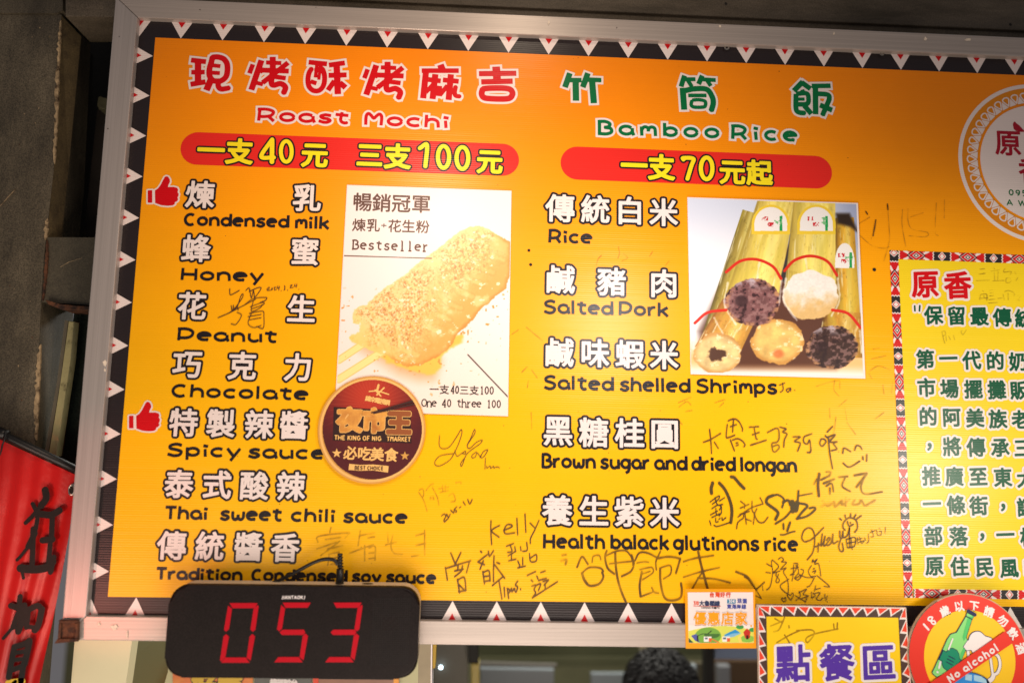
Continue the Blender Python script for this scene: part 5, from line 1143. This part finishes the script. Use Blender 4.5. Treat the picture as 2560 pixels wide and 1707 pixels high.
yP = -.034
pc = thing('power_cable', 'thin black power cable plugged into the top of the number display', 'cable', tuple(W(*q('13', 768, 660), yP)))
pz = b[1]
PX0 = W(*q('13', 768, 655), yP)[0]
tube('plug', [(PX0, yP, pz - .002), (PX0, yP, pz + .006), (PX0, yP, pz + .0255)], [.0072, .0072, .0066], M['rubber'], pc, n=14)
top = W(*q('13', 762, 475), yP)
for k in range(5):
    z = pz + .0290 + k * .0052; xx = PX0 - .0004 * k
    tube('strain_relief', [(xx, yP, z - .0016), (xx, yP, z), (xx, yP, z + .0016)], [.0045, .0062 - k * .0004, .0045], M['rubber'], pc, n=12)
path = [(PX0, yP, pz + .026), (PX0 - .0015, yP, pz + .048)] + [tuple(W(*q('13', x, y), yy)) for x, y, yy in ((752, 470, yP), (728, 440, yP), (680, 426, -.032), (610, 430, -.030), (520, 462, -.028), (420, 515, -.026), (320, 570, -.024), (230, 612, -.022), (150, 648, -.020), (90, 690, -.018), (60, 760, -.018))]
tube('cable', cr(path, 6), .0033, M['rubber'], pc, n=10)

# ================================================================== rusty bracket at the corner
rb = thing('rusty_bracket', 'small square rusty steel bracket at the lower left corner of the board frame', 'bracket', tuple(W(168, 1604, -.02)))
slab('plate', [(146, 1550), (195, 1549), (194, 1601), (143, 1603)], -.020, .03, M['rust'], rb, bevel=.003)
for Q in ([(146, 1550), (195, 1549), (194, 1556), (147, 1557)], [(143, 1596), (194, 1595), (194, 1603), (135, 1608)], [(146, 1557.5), (152.5, 1557.5), (150, 1595), (143.5, 1595)], [(187, 1556.5), (194.5, 1556.5), (194, 1594.5), (186, 1594.5)]):
    slab('raised_edge', Q, -.0245, .0042, M['rust'], rb, bevel=.0012)

def chip(name, cx, cy, rx_, ry_, m, seed, y=yF):
    rj = random.Random(seed); n = 14
    pts = [(cx + rx_ * rj.uniform(.45, 1.1) * math.cos(2 * math.pi * i / n), cy + ry_ * rj.uniform(.45, 1.1) * math.sin(2 * math.pi * i / n)) for i in range(n)]
    flat(name, [W2(*p, y - .0004) for p in pts], y - .0004, m, mb)
M['chip'] = mat('chipped_film', (236, 220, 200), rough=.7, var=.3, vscale=200)
for cx, cy, rx_, ry_, sd in ((247, 1559, 5, 6, 1), (286, 1567, 9, 10, 2), (318, 1585, 2, 14, 3), (262, 908, 7, 9, 4), (262, 924, 3, 6, 5), (1372, 57, 3, 6, 6), (1800, 66, 4, 5, 7), (2085, 84, 3, 5, 8), (2314, 98, 5, 6, 9), (2420, 100, 9, 4, 10)):
    chip('film_chip', cx, cy, rx_, ry_, M['chip'], sd)
for cx, cy, r_ in ((500, 25, 1.6), (790, 19, 1.2), (298, 92, 1.5), (1542, 70, 1.5), (270, 322, 2)): chip('pit_mark', cx, cy, r_, r_, M['dark'], 3)
# ================================================================== red banner on its pole
yB = .040
bn = thing('red_banner', 'red vertical fabric banner with large black brush characters at the left edge', 'banner', tuple(W(60, 1760, yB)))
edge = [(-160, 1024), (188, 1186), (186, 1230), (180, 1285), (172, 1340), (161, 1400), (146, 1480), (130, 1560), (112, 1640), (98, 1707), (84, 1780), (-160, 1780)]
nx_, nz_ = 60, 70; V, Fc = [], []
def rx(y): return np.interp(y, [e[1] for e in edge[1:11]], [e[0] for e in edge[1:11]])
for j in range(nz_):
    t = j / (nz_ - 1)
    for i in range(nx_):
        s = i / (nx_ - 1); x = -160 + s * 348; ytop = 1024 + (1186 - 1024) * s; y = ytop + t * (1780 - ytop); x = -160 + s * (rx(max(y, 1186)) + 160)
        dep = yB + .004 * math.sin(s * 16 + t * 2) * t + .0016 * math.sin(s * 47 + t * 9) + (.0022 * math.sin(y * .35 + s * 5) * max(0, (s - .55)) )
        V.append(tuple(W(x, y, dep)))
for j in range(nz_ - 1):
    for i in range(nx_ - 1): Fc.append((j * nx_ + i, (j + 1) * nx_ + i, (j + 1) * nx_ + i + 1, j * nx_ + i + 1))
put('fabric', V, Fc, M['banner'], bn, smooth=True)
BY = yB - .009
FR['R'] = (0, 853, 1.8359)
def br(s): ink('banner_character', 'R', s, 10, M['bink'], bn, y=BY, dy=0, h=.0008, fat=1.25)
br('26|207,682 212,720 190,752;16|190,752 150,800 118,832;16|150,745 172,800 160,880;22|160,880 130,940;12|130,940 95,985 78,1002;20|152,860 150,960 146,1045;26|190,792 235,796 272,776;20|240,800 238,860 236,900;24|196,912 240,908;18|232,912 226,980 220,1035;30|95,1040 160,1046 215,1036 240,1012;20|246,990 236,1040 232,1058;12|100,1050 108,1085')
br('22|50,1212 85,1222 112,1210;20|92,1170 86,1240;20|86,1240 60,1310;12|60,1310 15,1362;24|110,1214 100,1280 84,1330;12|84,1330 66,1300;20|130,1228 122,1310;22|130,1232 170,1212 192,1228;24|192,1228 176,1300 160,1324;16|122,1308 160,1312')
br('22|66,1400 105,1390 135,1372;24|135,1376 122,1440 112,1480;22|66,1400 52,1470 40,1540;16|62,1430 118,1420;16|56,1462 112,1455;20|45,1510 105,1490;22|108,1480 96,1560;14|70,1560 40,1590;14|90,1550 110,1590')
ink('banner_character', 'R', '34|40,1568 100,1560;30|20,1640 90,1620;30|60,1580 50,1700', 10, M['byellow'], bn, y=BY, dy=0, h=.0009)
e0 = W(179.5, 1224, yB - .004)
def torus(name, c, R, r, m, parent, tilt=0, sxx=1.0):
    V, Fc = [], []
    for i in range(24):
        a = i * math.pi / 12
        for k in range(8):
            b_ = k * math.pi / 4; V.append((c[0] + (R + r * math.cos(b_)) * math.cos(a) * sxx, c[1] + r * math.sin(b_), c[2] + (R + r * math.cos(b_)) * math.sin(a)))
    for i in range(24):
        for k in range(8): Fc.append((i * 8 + k, i * 8 + (k + 1) % 8, ((i + 1) % 24) * 8 + (k + 1) % 8, ((i + 1) % 24) * 8 + k))
    return put(name, V, Fc, m, parent, smooth=True)
torus('eyelet', e0, .0090, .0026, M['steel'], bn, sxx=.55)
flat('eyelet_hole', [(e0[0] + .007 * .55 * math.cos(t * math.pi / 9), e0[2] + .007 * math.sin(t * math.pi / 9)) for t in range(18)], e0[1] - .0005, M['dark'], bn)
bp = thing('banner_pole', 'slanting black pole that carries the red banner', 'pole', tuple(W(20, 1090, yB)))
tube('pole_tube', [tuple(W(-160, 1004, yB - .012)), tuple(W(0, 1082, yB - .008)), tuple(W(215, 1186, yB))], .0075, M['rubber'], bp, n=16)
tube('pole_joint', [tuple(W(-4, 1079, yB - .010)), tuple(W(16, 1089, yB - .010))], .0105, M['rubber'], bp, n=16)
tube('string_tie', cr([tuple(W(x, y, yB - .021)) for x, y in ((14, 1076), (13, 1094), (6, 1112), (4, 1122), (0, 1135), (-5, 1146))], 4), .0016, M['rubber'], bp, n=6)

# ================================================================== column, beams and recess behind the board
cl = thing('painted_column', 'grimy grey painted column with worn edge left of the menu board', 'column', tuple(W(60, 1700, .09)))
slab('column_face', [(-260, 36), (154, 37), (134, 427), (110, 640), (97, 860), (86, 1130), (30, 1800), (-260, 1800)], .085, .12, M['conc'], cl)
slab('column_cap', [(-260, -80), (157, -80), (157, 26), (140, 34), (-260, 31)], .081, .12, M['conc'], cl)
P0 = [W(154, 40, .085), W(134, 427, .085), W(112, 640, .085), W(203, 92, .125), W(171, 427, .125), W(150, 640, .125)]
put('chamfer', P0, [(0, 1, 4, 3), (1, 2, 5, 4)], mat('chamfer_paint', (92, 78, 50), rough=.8, var=.35, vscale=20, grain=.3, dirt=(60, 48, 30), dscale=14, bump=.001, bscale=90), cl)
def jag(name, line, wl, wr, y0, m, parent, seed, n=46, th=.004):
    rj = random.Random(seed); L, R = [], []
    P = np.array(line, float); tt = np.linspace(0, 1, len(P))
    for i in range(n):
        t = i / (n - 1); x = np.interp(t, tt, P[:, 0]); y = np.interp(t, tt, P[:, 1]); e = math.sin(math.pi * t) ** .3
        L.append((x - wl * e * rj.uniform(.2, 1), y)); R.append((x + wr * e * rj.uniform(.5, 1), y))
    return slab(name, L + R[::-1], y0, th, m, parent)
jag('worn_edge', [(152, 50), (146, 150), (141, 300), (135, 410)], 8, 3, .0825, M['edge'], cl, 1)
jag('worn_edge', [(118, 545), (112, 600)], 7, 5, .0825, M['edge'], cl, 2, 16)
jag('worn_edge', [(101, 860), (96, 960), (90, 1100)], 11, 3, .0825, M['edge'], cl, 3, 40)
jag('rust_patch', [(117, 600), (116, 650), (112, 700), (106, 752)], 5, 4, .0822, M['rust'], cl, 4, 36)
jag('scratch', [(0, 515), (22, 490), (41, 470)], 1.2, 1.2, .0832, M['edge'], cl, 6, 16, .001)
jag('scratch', [(150, 668), (172, 655), (205, 645)], 1.4, 1.4, .0780, M['edge'], cl, 7, 20, .001)
kb = thing('cross_beam', 'short grey beam joining the column to the menu board', 'beam', tuple(W(170, 760, .09)))
slab('beam_face', [(100, 593), (262, 594), (246, 764), (90, 754)], .0865, .10, mat('beam_paint', (78, 72, 58), rough=.65, var=.25, vscale=14, grain=.28, dirt=(60, 56, 46), dscale=8, bump=.001, bscale=70), kb)
jag('rusty_flange', [(118, 752), (150, 760), (228, 764)], 0, 0, .078, M['rust'], kb, 9, 8)
slab('rusty_flange', [(112, 748), (150, 763), (226, 765), (224, 776), (156, 775), (118, 760)], .074, .10, M['rust'], kb, bevel=.002)
ps = thing('painted_strip', 'narrow yellowed vertical strip below the cross beam, beside the column', 'strip', tuple(W(120, 1130, .1)))
slab('strip_face', [(171, 802), (184, 804), (176, 900), (140, 1140), (120, 1140), (152, 950)], .088, .02, M['strip'], ps, bevel=.002)
slab('strip_flange', [(162, 800), (170.5, 802), (151.5, 950), (119.5, 1140), (110, 1140), (143, 950)], .092, .02, mat('strip_grey', (104, 96, 78), rough=.6, var=.2, vscale=30), ps)
slab('glazing', [(186, 778), (260, 778), (230, 1230), (120, 1230)], .13, .01, M['dglass'], ps)
slab('glazing_bead', [(185.5, 804), (193, 804), (151, 1140), (142, 1140)], .12, .012, M['rust'], ps)
sw = thing('steel_upright', 'dark steel upright with a pale cleat in the recess left of the board', 'upright', tuple(W(240, 600, .22)))
slab('upright_face', [(243, 276), (300, 280), (290, 620), (206, 620)], .22, .03, mat('dark_brown_steel', (48, 40, 32), rough=.7, var=.3, vscale=20), sw)
slab('cleat', [(245, 243), (250, 240), (258, 247), (285, 247), (285, 275), (246, 272), (242, 262)], .19, .03, mat('cleat_paint', (96, 92, 66), rough=.8, var=.3, vscale=60), sw, bevel=.002)
slab('rib', [(196, 120), (218, 125), (196, 600), (166, 600)], .26, .03, M['dark'], sw)
rj_ = random.Random(21)
for i in range(20):
    x_, y_ = rj_.uniform(4, 128), rj_.uniform(60, 1010)
    if x_ > 150 - y_ * .06 - 14: continue
    rx_ = rj_.uniform(.6, 1.8); n_ = 9
    pts = [(x_ + rx_ * rj_.uniform(.4, 1.1) * math.cos(2 * math.pi * k / n_), y_ + rx_ * rj_.uniform(.6, 2.6) * math.sin(2 * math.pi * k / n_)) for k in range(n_)]
    flat('paint_chip', [W2(*p, .0846) for p in pts], .0846, M['edge'] if i % 3 else M['rust'], cl)
rw = slab('recess_wall', [(-300, -400), (3300, -400), (3300, 700), (-300, 700)], .42, .02, M['dark'], None, kind='structure')
ln = thing('lintel', 'dark grey steel lintel with a long groove above the menu board', 'lintel', tuple(W(1400, 40, .05)))
slab('lower_lip', [(163, -28), (3150, 108), (3150, 190), (262, 42), (260, 41), (163, 41)], .034, .10, M['lint'], ln, bevel=.002)
slab('upper_face', [(163, -320), (3150, -280), (3150, 103.5), (163, -32.5)], .026, .10, M['lint'], ln, bevel=.002)
for x, y in ((1815, 10), (2526, 62)):
    flat('bolt_hole', [(p[0], p[1]) for p in disc_pts(x, y, 3.6, 14, .0255)], .0255, M['dark'], ln)

# ================================================================== seen below the board: kitchen opening
fl = put('floor', [(-3, -2.2, 0), (5, -2.2, 0), (5, 3.2, 0), (-3, 3.2, 0)], [(0, 1, 2, 3)], M['kfloor'], None, kind='structure')
sx0, sx1 = -1.6, 4.2
bw = put('back_wall', [(sx0, 3.0, .004), (sx1, 3.0, .004), (sx1, 3.0, 2.9), (sx0, 3.0, 2.9)], [(0, 3, 2, 1)], M['kwall'], None, kind='structure')
cw = thing('cream_panel', 'cream wall panel under the lower left corner of the board', 'wall panel', tuple(W(250, 1760, .12)))
slab('panel_face', [(190, 1560), (330, 1560), (330, 1600), (313, 1720), (296, 1820), (168, 1820)], .10, .03, M['panel'], cw)
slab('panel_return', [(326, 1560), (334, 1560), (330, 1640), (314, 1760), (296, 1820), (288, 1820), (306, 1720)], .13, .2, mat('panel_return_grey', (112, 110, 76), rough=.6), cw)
pp_ = thing('thin_post', 'thin grey post between the cream panel and the pale green wall', 'post', tuple(W(330, 1760, .2)))
slab('post_face', [(334, 1560), (344, 1560), (331, 1720), (322, 1820), (313, 1820), (324, 1720)], .18, .02, mat('post_grey', (110, 98, 84), rough=.6), pp_, bevel=.002)
pw = thing('pale_green_wall', 'pale green wall behind the number display', 'wall', tuple(W(700, 1900, .4)))
slab('wall_face', [(300, 1520), (1062, 1530), (1062, 2300), (300, 2300)], .40, .05, M['wallg'], pw)
def flyer(name, label, Q, y, m):
    f = thing(name, label, 'flyer', tuple(W(*Q[3], y))); slab('flyer_sheet', Q, y, .002, m, f); return f
f1 = flyer('food_flyer', 'red and yellow flyer under the number display, leftmost of three', [(432, 1660), (632, 1660), (632, 1800), (432, 1800)], .395, mat('flyer_red', (224, 60, 40), var=1, vscale=22, col2=(240, 160, 60), rough=.4))
cjk('flyer_character', '好吃', [(510, 1712), (575, 1712)], 60, M['byellow'], f1, y=.394, bold=4, out=(2, M['ink']), h=.0009)
f2 = flyer('channel_flyer', 'dark grey flyer with white characters under the number display', [(636, 1660), (779, 1660), (779, 1800), (636, 1800)], .393, mat('flyer_grey', (88, 92, 88), var=.3, vscale=20, rough=.4))
cjk('flyer_character', '緯來綜合台', [(684, 1704), (736, 1706)], 18, M['signwhite'], f2, y=.392, bold=.9, h=.0008)
f3 = flyer('framed_flyer', 'brown framed certificate with orange edges under the number display', [(781, 1660), (998, 1660), (998, 1800), (781, 1800)], .391, mat('flyer_brown', (150, 104, 80), var=.2, vscale=16, rough=.4))
slab('flyer_band', [(783, 1662), (796, 1662), (796, 1798), (783, 1798)], .389, .001, M['signorange'], f3); slab('flyer_band', [(984, 1662), (997, 1662), (997, 1798), (984, 1798)], .389, .001, M['orange'], f3)
slab('flyer_band', [(797, 1662), (983, 1662), (983, 1698), (797, 1696)], .389, .001, M['kdark'], f3)
jb = thing('door_jamb', 'beige door jamb with white edge right of the number display', 'door jamb', tuple(W(1065, 1800, .1)))
slab('jamb_face', [(1046, 1590), (1077, 1590), (1075, 1820), (1044, 1820)], .10, .06, mat('jamb_beige', (150, 138, 112), rough=.6, var=.12, vscale=30), jb)
slab('white_edge', [(1077.4, 1590), (1080.4, 1590), (1078.4, 1820), (1075.4, 1820)], .098, .06, M['signwhite'], jb)
slab('yellow_seal', [(1081, 1590), (1091, 1590), (1088, 1668), (1080, 1672)], .12, .04, mat('seal_yellow', (196, 160, 30)), jb)
def kt(name, label, cat, parts):
    y = parts[0][2]; t_ = thing(name, label, cat, tuple(W(*parts[0][1][3], y)))
    for nm, Q, yy, th, m in parts: slab(nm, Q, yy, th, m, t_, bevel=.004)
    return t_
KY = 1.35
kt('grey_cupboard', 'blurred dark grey cupboard seen right of the door jamb below the board', 'cupboard', [('cupboard_side', [(1084, 1560), (1170, 1560), (1170, 1960), (1078, 1960)], .9, .02, M['kgrey'])])
kt('dark_post', 'blurred black post with yellow lower half inside the kitchen', 'post', [('upper_post', [(1170, 1540), (1197, 1540), (1197, 1658), (1170, 1658)], .85, .05, M['kdark']), ('lower_post', [(1178, 1658), (1199, 1658), (1199, 1960), (1178, 1960)], .85, .05, M['kyel'])])
kt('steel_counter', 'blurred pale blue steel cabinet in the kitchen left of the person', 'cabinet', [('cabinet_front', [(1200, 1668), (1385, 1672), (1385, 2100), (1200, 2100)], 1.5, .02, M['ksteel']), ('cabinet_top', [(1195, 1655), (1392, 1660), (1392, 1669), (1195, 1666)], 1.47, .02, M['kgrey'])])
kt('steel_bin', 'blurred pale steel bin just left of the person', 'bin', [('bin_front', [(1478, 1682), (1562, 1682), (1562, 2000), (1478, 2000)], 1.7, .02, M['ksteel'])])
kt('green_shelf', 'blurred dark green shelf running along the kitchen wall', 'shelf', [('shelf_front', [(1196, 1600), (1782, 1600), (1782, 1640), (1196, 1640)], 2.0, .02, mat('shelf_green', (92, 94, 64), rough=.8)), ('shelf_back', [(1196, 1640), (1782, 1640), (1782, 1664), (1196, 1664)], 2.2, .02, mat('shelf_olive', (104, 104, 74), rough=.8))])
kt('white_pipe', 'blurred short white pipe above the hair of the person', 'pipe', [('pipe_face', [(1596, 1560), (1612, 1560), (1622, 1650), (1606, 1656)], 1.3, .03, M['panel'])])
kt('brown_cupboard', 'blurred brown cupboard with pale bottles right of the person', 'cupboard', [('cupboard_front', [(1640, 1655), (1765, 1655), (1765, 2000), (1640, 2000)], 1.6, .02, mat('cupboard_olive', (104, 96, 74), rough=.7)), ('pale_strip', [(1722, 1664), (1742, 1664), (1748, 1800), (1728, 1800)], 1.5, .04, M['ksteel'])])
kt('black_upright', 'blurred black upright between the two cupboards at the right', 'post', [('upright', [(1766, 1560), (1786, 1560), (1786, 2000), (1766, 2000)], 1.2, .05, M['kdark'])])
kt('blue_box', 'blurred pale blue box hanging under the right end of the lower rail', 'box', [('box_front', [(1788, 1560), (1990, 1560), (1990, 1648), (1788, 1648)], 1.2, .02, mat('pale_blue_box', (128, 144, 172), rough=.5))])
kt('dark_cabinet', 'blurred dark brown cabinet with a pale door strip at the right', 'cabinet', [('cabinet_front', [(1787, 1650), (2000, 1650), (2000, 2000), (1787, 2000)], 1.7, .02, M['kwood']), ('door_strip', [(1796, 1664), (1826, 1664), (1830, 1900), (1800, 1900)], 1.6, .04, mat('pale_grey_strip', (140, 142, 146)))])
li = thing('lamp_glint', 'tiny glowing ball standing in for a bright reflection on the grey cupboard', 'glint', tuple(W(1102, 1667, .88)))  # added emissive ball stands in for a lamp's reflection, not a lamp
bm = bmesh.new(); bmesh.ops.create_uvsphere(bm, u_segments=16, v_segments=10, radius=.0045, matrix=Matrix.Translation(Vector(W(1102, 1667, .885)))); bm_put('glint_ball', bm, mat('white_glint', (220, 245, 255), emit=9), li, smooth=True)

# ---- the cook, back turned: only the hair shows under the board
hc = W(1650, 1734, .95); hx, hy, hz = hc
pr = thing('person', 'person in the kitchen with short black hair, only the top of the head visible', 'person', (hx, hy, 0))
def skinfig(name, chain, m, parent):
    """chain: list of (parent index, xyz, radius)"""
    me = bpy.data.meshes.new(name); V = [c[1] for c in chain]; E = [(c[0], i) for i, c in enumerate(chain) if c[0] >= 0]
    me.from_pydata(V, E, []); o = bpy.data.objects.new(name, me); COL.objects.link(o)
    md = o.modifiers.new('skin', 'SKIN'); sub = o.modifiers.new('sub', 'SUBSURF'); sub.levels = sub.render_levels = 2
    for i, c in enumerate(chain): me.skin_vertices[0].data[i].radius = c[2] if hasattr(c[2], '__len__') else (c[2], c[2])
    me.skin_vertices[0].data[0].use_root = True
    dg = bpy.context.evaluated_depsgraph_get(); dg.update(); e = o.evaluated_get(dg); m2 = bpy.data.meshes.new_from_object(e)
    v = np.zeros(len(m2.vertices) * 3); m2.vertices.foreach_get('co', v); v = v.reshape(-1, 3); f = [tuple(p.vertices) for p in m2.polygons]
    bpy.data.objects.remove(o); return put(name, v, f, m, parent, smooth=True)
hd = hz - .02
B_ = lambda x, y, z: (hx + x * 1.1, hy - y * 1.1, z)
sc_ = hd / 1.62 if hd > 1.2 else hd / 1.20
seat = hd <= 1.3
pelv = .50 if seat else .92
ch = [(-1, B_(0, .12, pelv), (.15, .12)), (0, B_(0, .11, pelv + .22), (.14, .11)), (1, B_(0, .08, hd - .30), (.17, .11)), (2, B_(0, .04, hd - .20), (.06, .06)), (3, B_(0, .01, hd - .10), (.055, .06)),
      (4, B_(0, -.005, hd - .04), (.080, .085)), (5, B_(0, .0, hd + .045), (.082, .095)), (6, B_(0, .005, hd + .085), (.05, .06)),
      (2, B_(-.17, .08, hd - .30), (.055, .055)), (8, B_(-.24, .04, hd - .50), (.045, .045)), (9, B_(-.18, -.18, hd - .60), (.033, .033)), (10, B_(-.13, -.28, hd - .61), (.035, .02)),
      (2, B_(.17, .08, hd - .30), (.055, .055)), (12, B_(.24, .04, hd - .50), (.045, .045)), (13, B_(.18, -.18, hd - .60), (.033, .033)), (14, B_(.13, -.28, hd - .61), (.035, .02))]
if seat: ch += [(0, B_(-.10, .05, pelv), (.085, .085)), (16, B_(-.12, -.30, pelv + .0), (.065, .065)), (17, B_(-.12, -.32, .10), (.045, .045)), (18, B_(-.12, -.44, .04), (.04, .03)),
                (0, B_(.10, .05, pelv), (.085, .085)), (20, B_(.12, -.30, pelv + .0), (.065, .065)), (21, B_(.12, -.32, .10), (.045, .045)), (22, B_(.12, -.44, .04), (.04, .03))]
else: ch += [(0, B_(-.09, .12, pelv - .1), (.085, .085)), (16, B_(-.10, .11, .50), (.06, .06)), (17, B_(-.10, .13, .08), (.045, .045)), (18, B_(-.10, .0, .04), (.045, .035)),
             (0, B_(.09, .12, pelv - .1), (.085, .085)), (20, B_(.10, .11, .50), (.06, .06)), (21, B_(.10, .13, .08), (.045, .045)), (22, B_(.10, .0, .04), (.045, .035))]
skinfig('body', ch, M['skin'], pr)
for sx_ in (-1, 1):
    for (nm, p, r, m_) in (('eye', B_(sx_ * .030, -.084, hd - .005), .011, M['signwhite']), ('ear', B_(sx_ * .083, .0, hd - .01), .02, M['skin'])):
        bm = bmesh.new(); bmesh.ops.create_uvsphere(bm, u_segments=12, v_segments=8, radius=r, matrix=Matrix.Translation(p) @ Matrix.Diagonal((.5 if nm == 'ear' else 1, 1, 1.5 if nm == 'ear' else .8, 1))); bm_put(nm, bm, m_, pr, smooth=True)
bm = bmesh.new(); bmesh.ops.create_uvsphere(bm, u_segments=12, v_segments=8, radius=.014, matrix=Matrix.Translation(B_(0, -.098, hd - .03)) @ Matrix.Diagonal((.8, 1, 1.6, 1))); bm_put('nose', bm, M['skin'], pr, smooth=True)
bm = bmesh.new(); bmesh.ops.create_uvsphere(bm, u_segments=12, v_segments=6, radius=.02, matrix=Matrix.Translation(B_(0, -.080, hd - .065)) @ Matrix.Diagonal((1, .4, .3, 1))); bm_put('mouth', bm, M['orred'], pr, smooth=True)
sh_ = [(0, B_(0, .11, pelv), (.17, .135)), (0, B_(0, .10, pelv + .25), (.16, .13)), (1, B_(0, .08, hd - .29), (.185, .125)), (2, B_(-.18, .08, hd - .31), (.068, .068)), (3, B_(-.235, .045, hd - .46), (.06, .06)), (2, B_(.18, .08, hd - .31), (.068, .068)), (5, B_(.235, .045, hd - .46), (.06, .06))]
sh_[0] = (-1,) + sh_[0][1:]
skinfig('shirt', sh_, M['cloth'], pr)
# hair: a cap of many short locks
rh = random.Random(11); V, Fc = [], []
hcx = np.array(B_(0, .012, hd + .035))
for i in range(2600):
    th_ = rh.uniform(0, 2 * math.pi); ph = math.acos(rh.uniform(-.25, 1)); n_ = np.array([math.sin(ph) * math.cos(th_), math.sin(ph) * math.sin(th_), math.cos(ph)])
    if n_[1] > .45 and n_[2] < .45: continue
    p = hcx + n_ * np.array([.101, .115, .110]); sd = np.cross(n_, [rh.uniform(-1, 1), rh.uniform(-1, 1), .3]); sd /= np.linalg.norm(sd) + 1e-9
    dn = np.cross(sd, n_); dn *= (-1 if dn[2] > 0 else 1); ln_ = rh.uniform(.02, .036); b_ = len(V); w_ = .0026
    tip = p + dn * ln_ + n_ * rh.uniform(.004, .016)
    V += [tuple(p - sd * w_), tuple(p + sd * w_), tuple((p + tip) / 2 + n_ * .006 + sd * w_), tuple((p + tip) / 2 + n_ * .006 - sd * w_), tuple(tip)]
    Fc += [(b_, b_ + 1, b_ + 2, b_ + 3), (b_ + 3, b_ + 2, b_ + 4)]
bm = bmesh.new(); bmesh.ops.create_uvsphere(bm, u_segments=32, v_segments=20, radius=1, matrix=Matrix.Translation(Vector(hcx)) @ Matrix.Diagonal((.102, .116, .111, 1)))
bmesh.ops.delete(bm, geom=[v for v in bm.verts if (v.co.y > hcx[1] + .06 and v.co.z < hcx[2] + .05) or v.co.z < hcx[2] - .07], context='VERTS')
b_ = len(V); bm.verts.index_update(); V += [tuple(v.co) for v in bm.verts]; Fc += [tuple(b_ + v.index for v in f.verts) for f in bm.faces]; bm.free()
put('hair', V, Fc, M['hair'], pr)
lp = bpy.data.lights.new('kitchen_tube_light', 'AREA'); lo = bpy.data.objects.new('kitchen_tube_light', lp); COL.objects.link(lo)
lo.location = (1.2, 1.5, 2.6); lp.energy = 38; lp.size = 1.2; lp.color = (1.0, .96, .86)
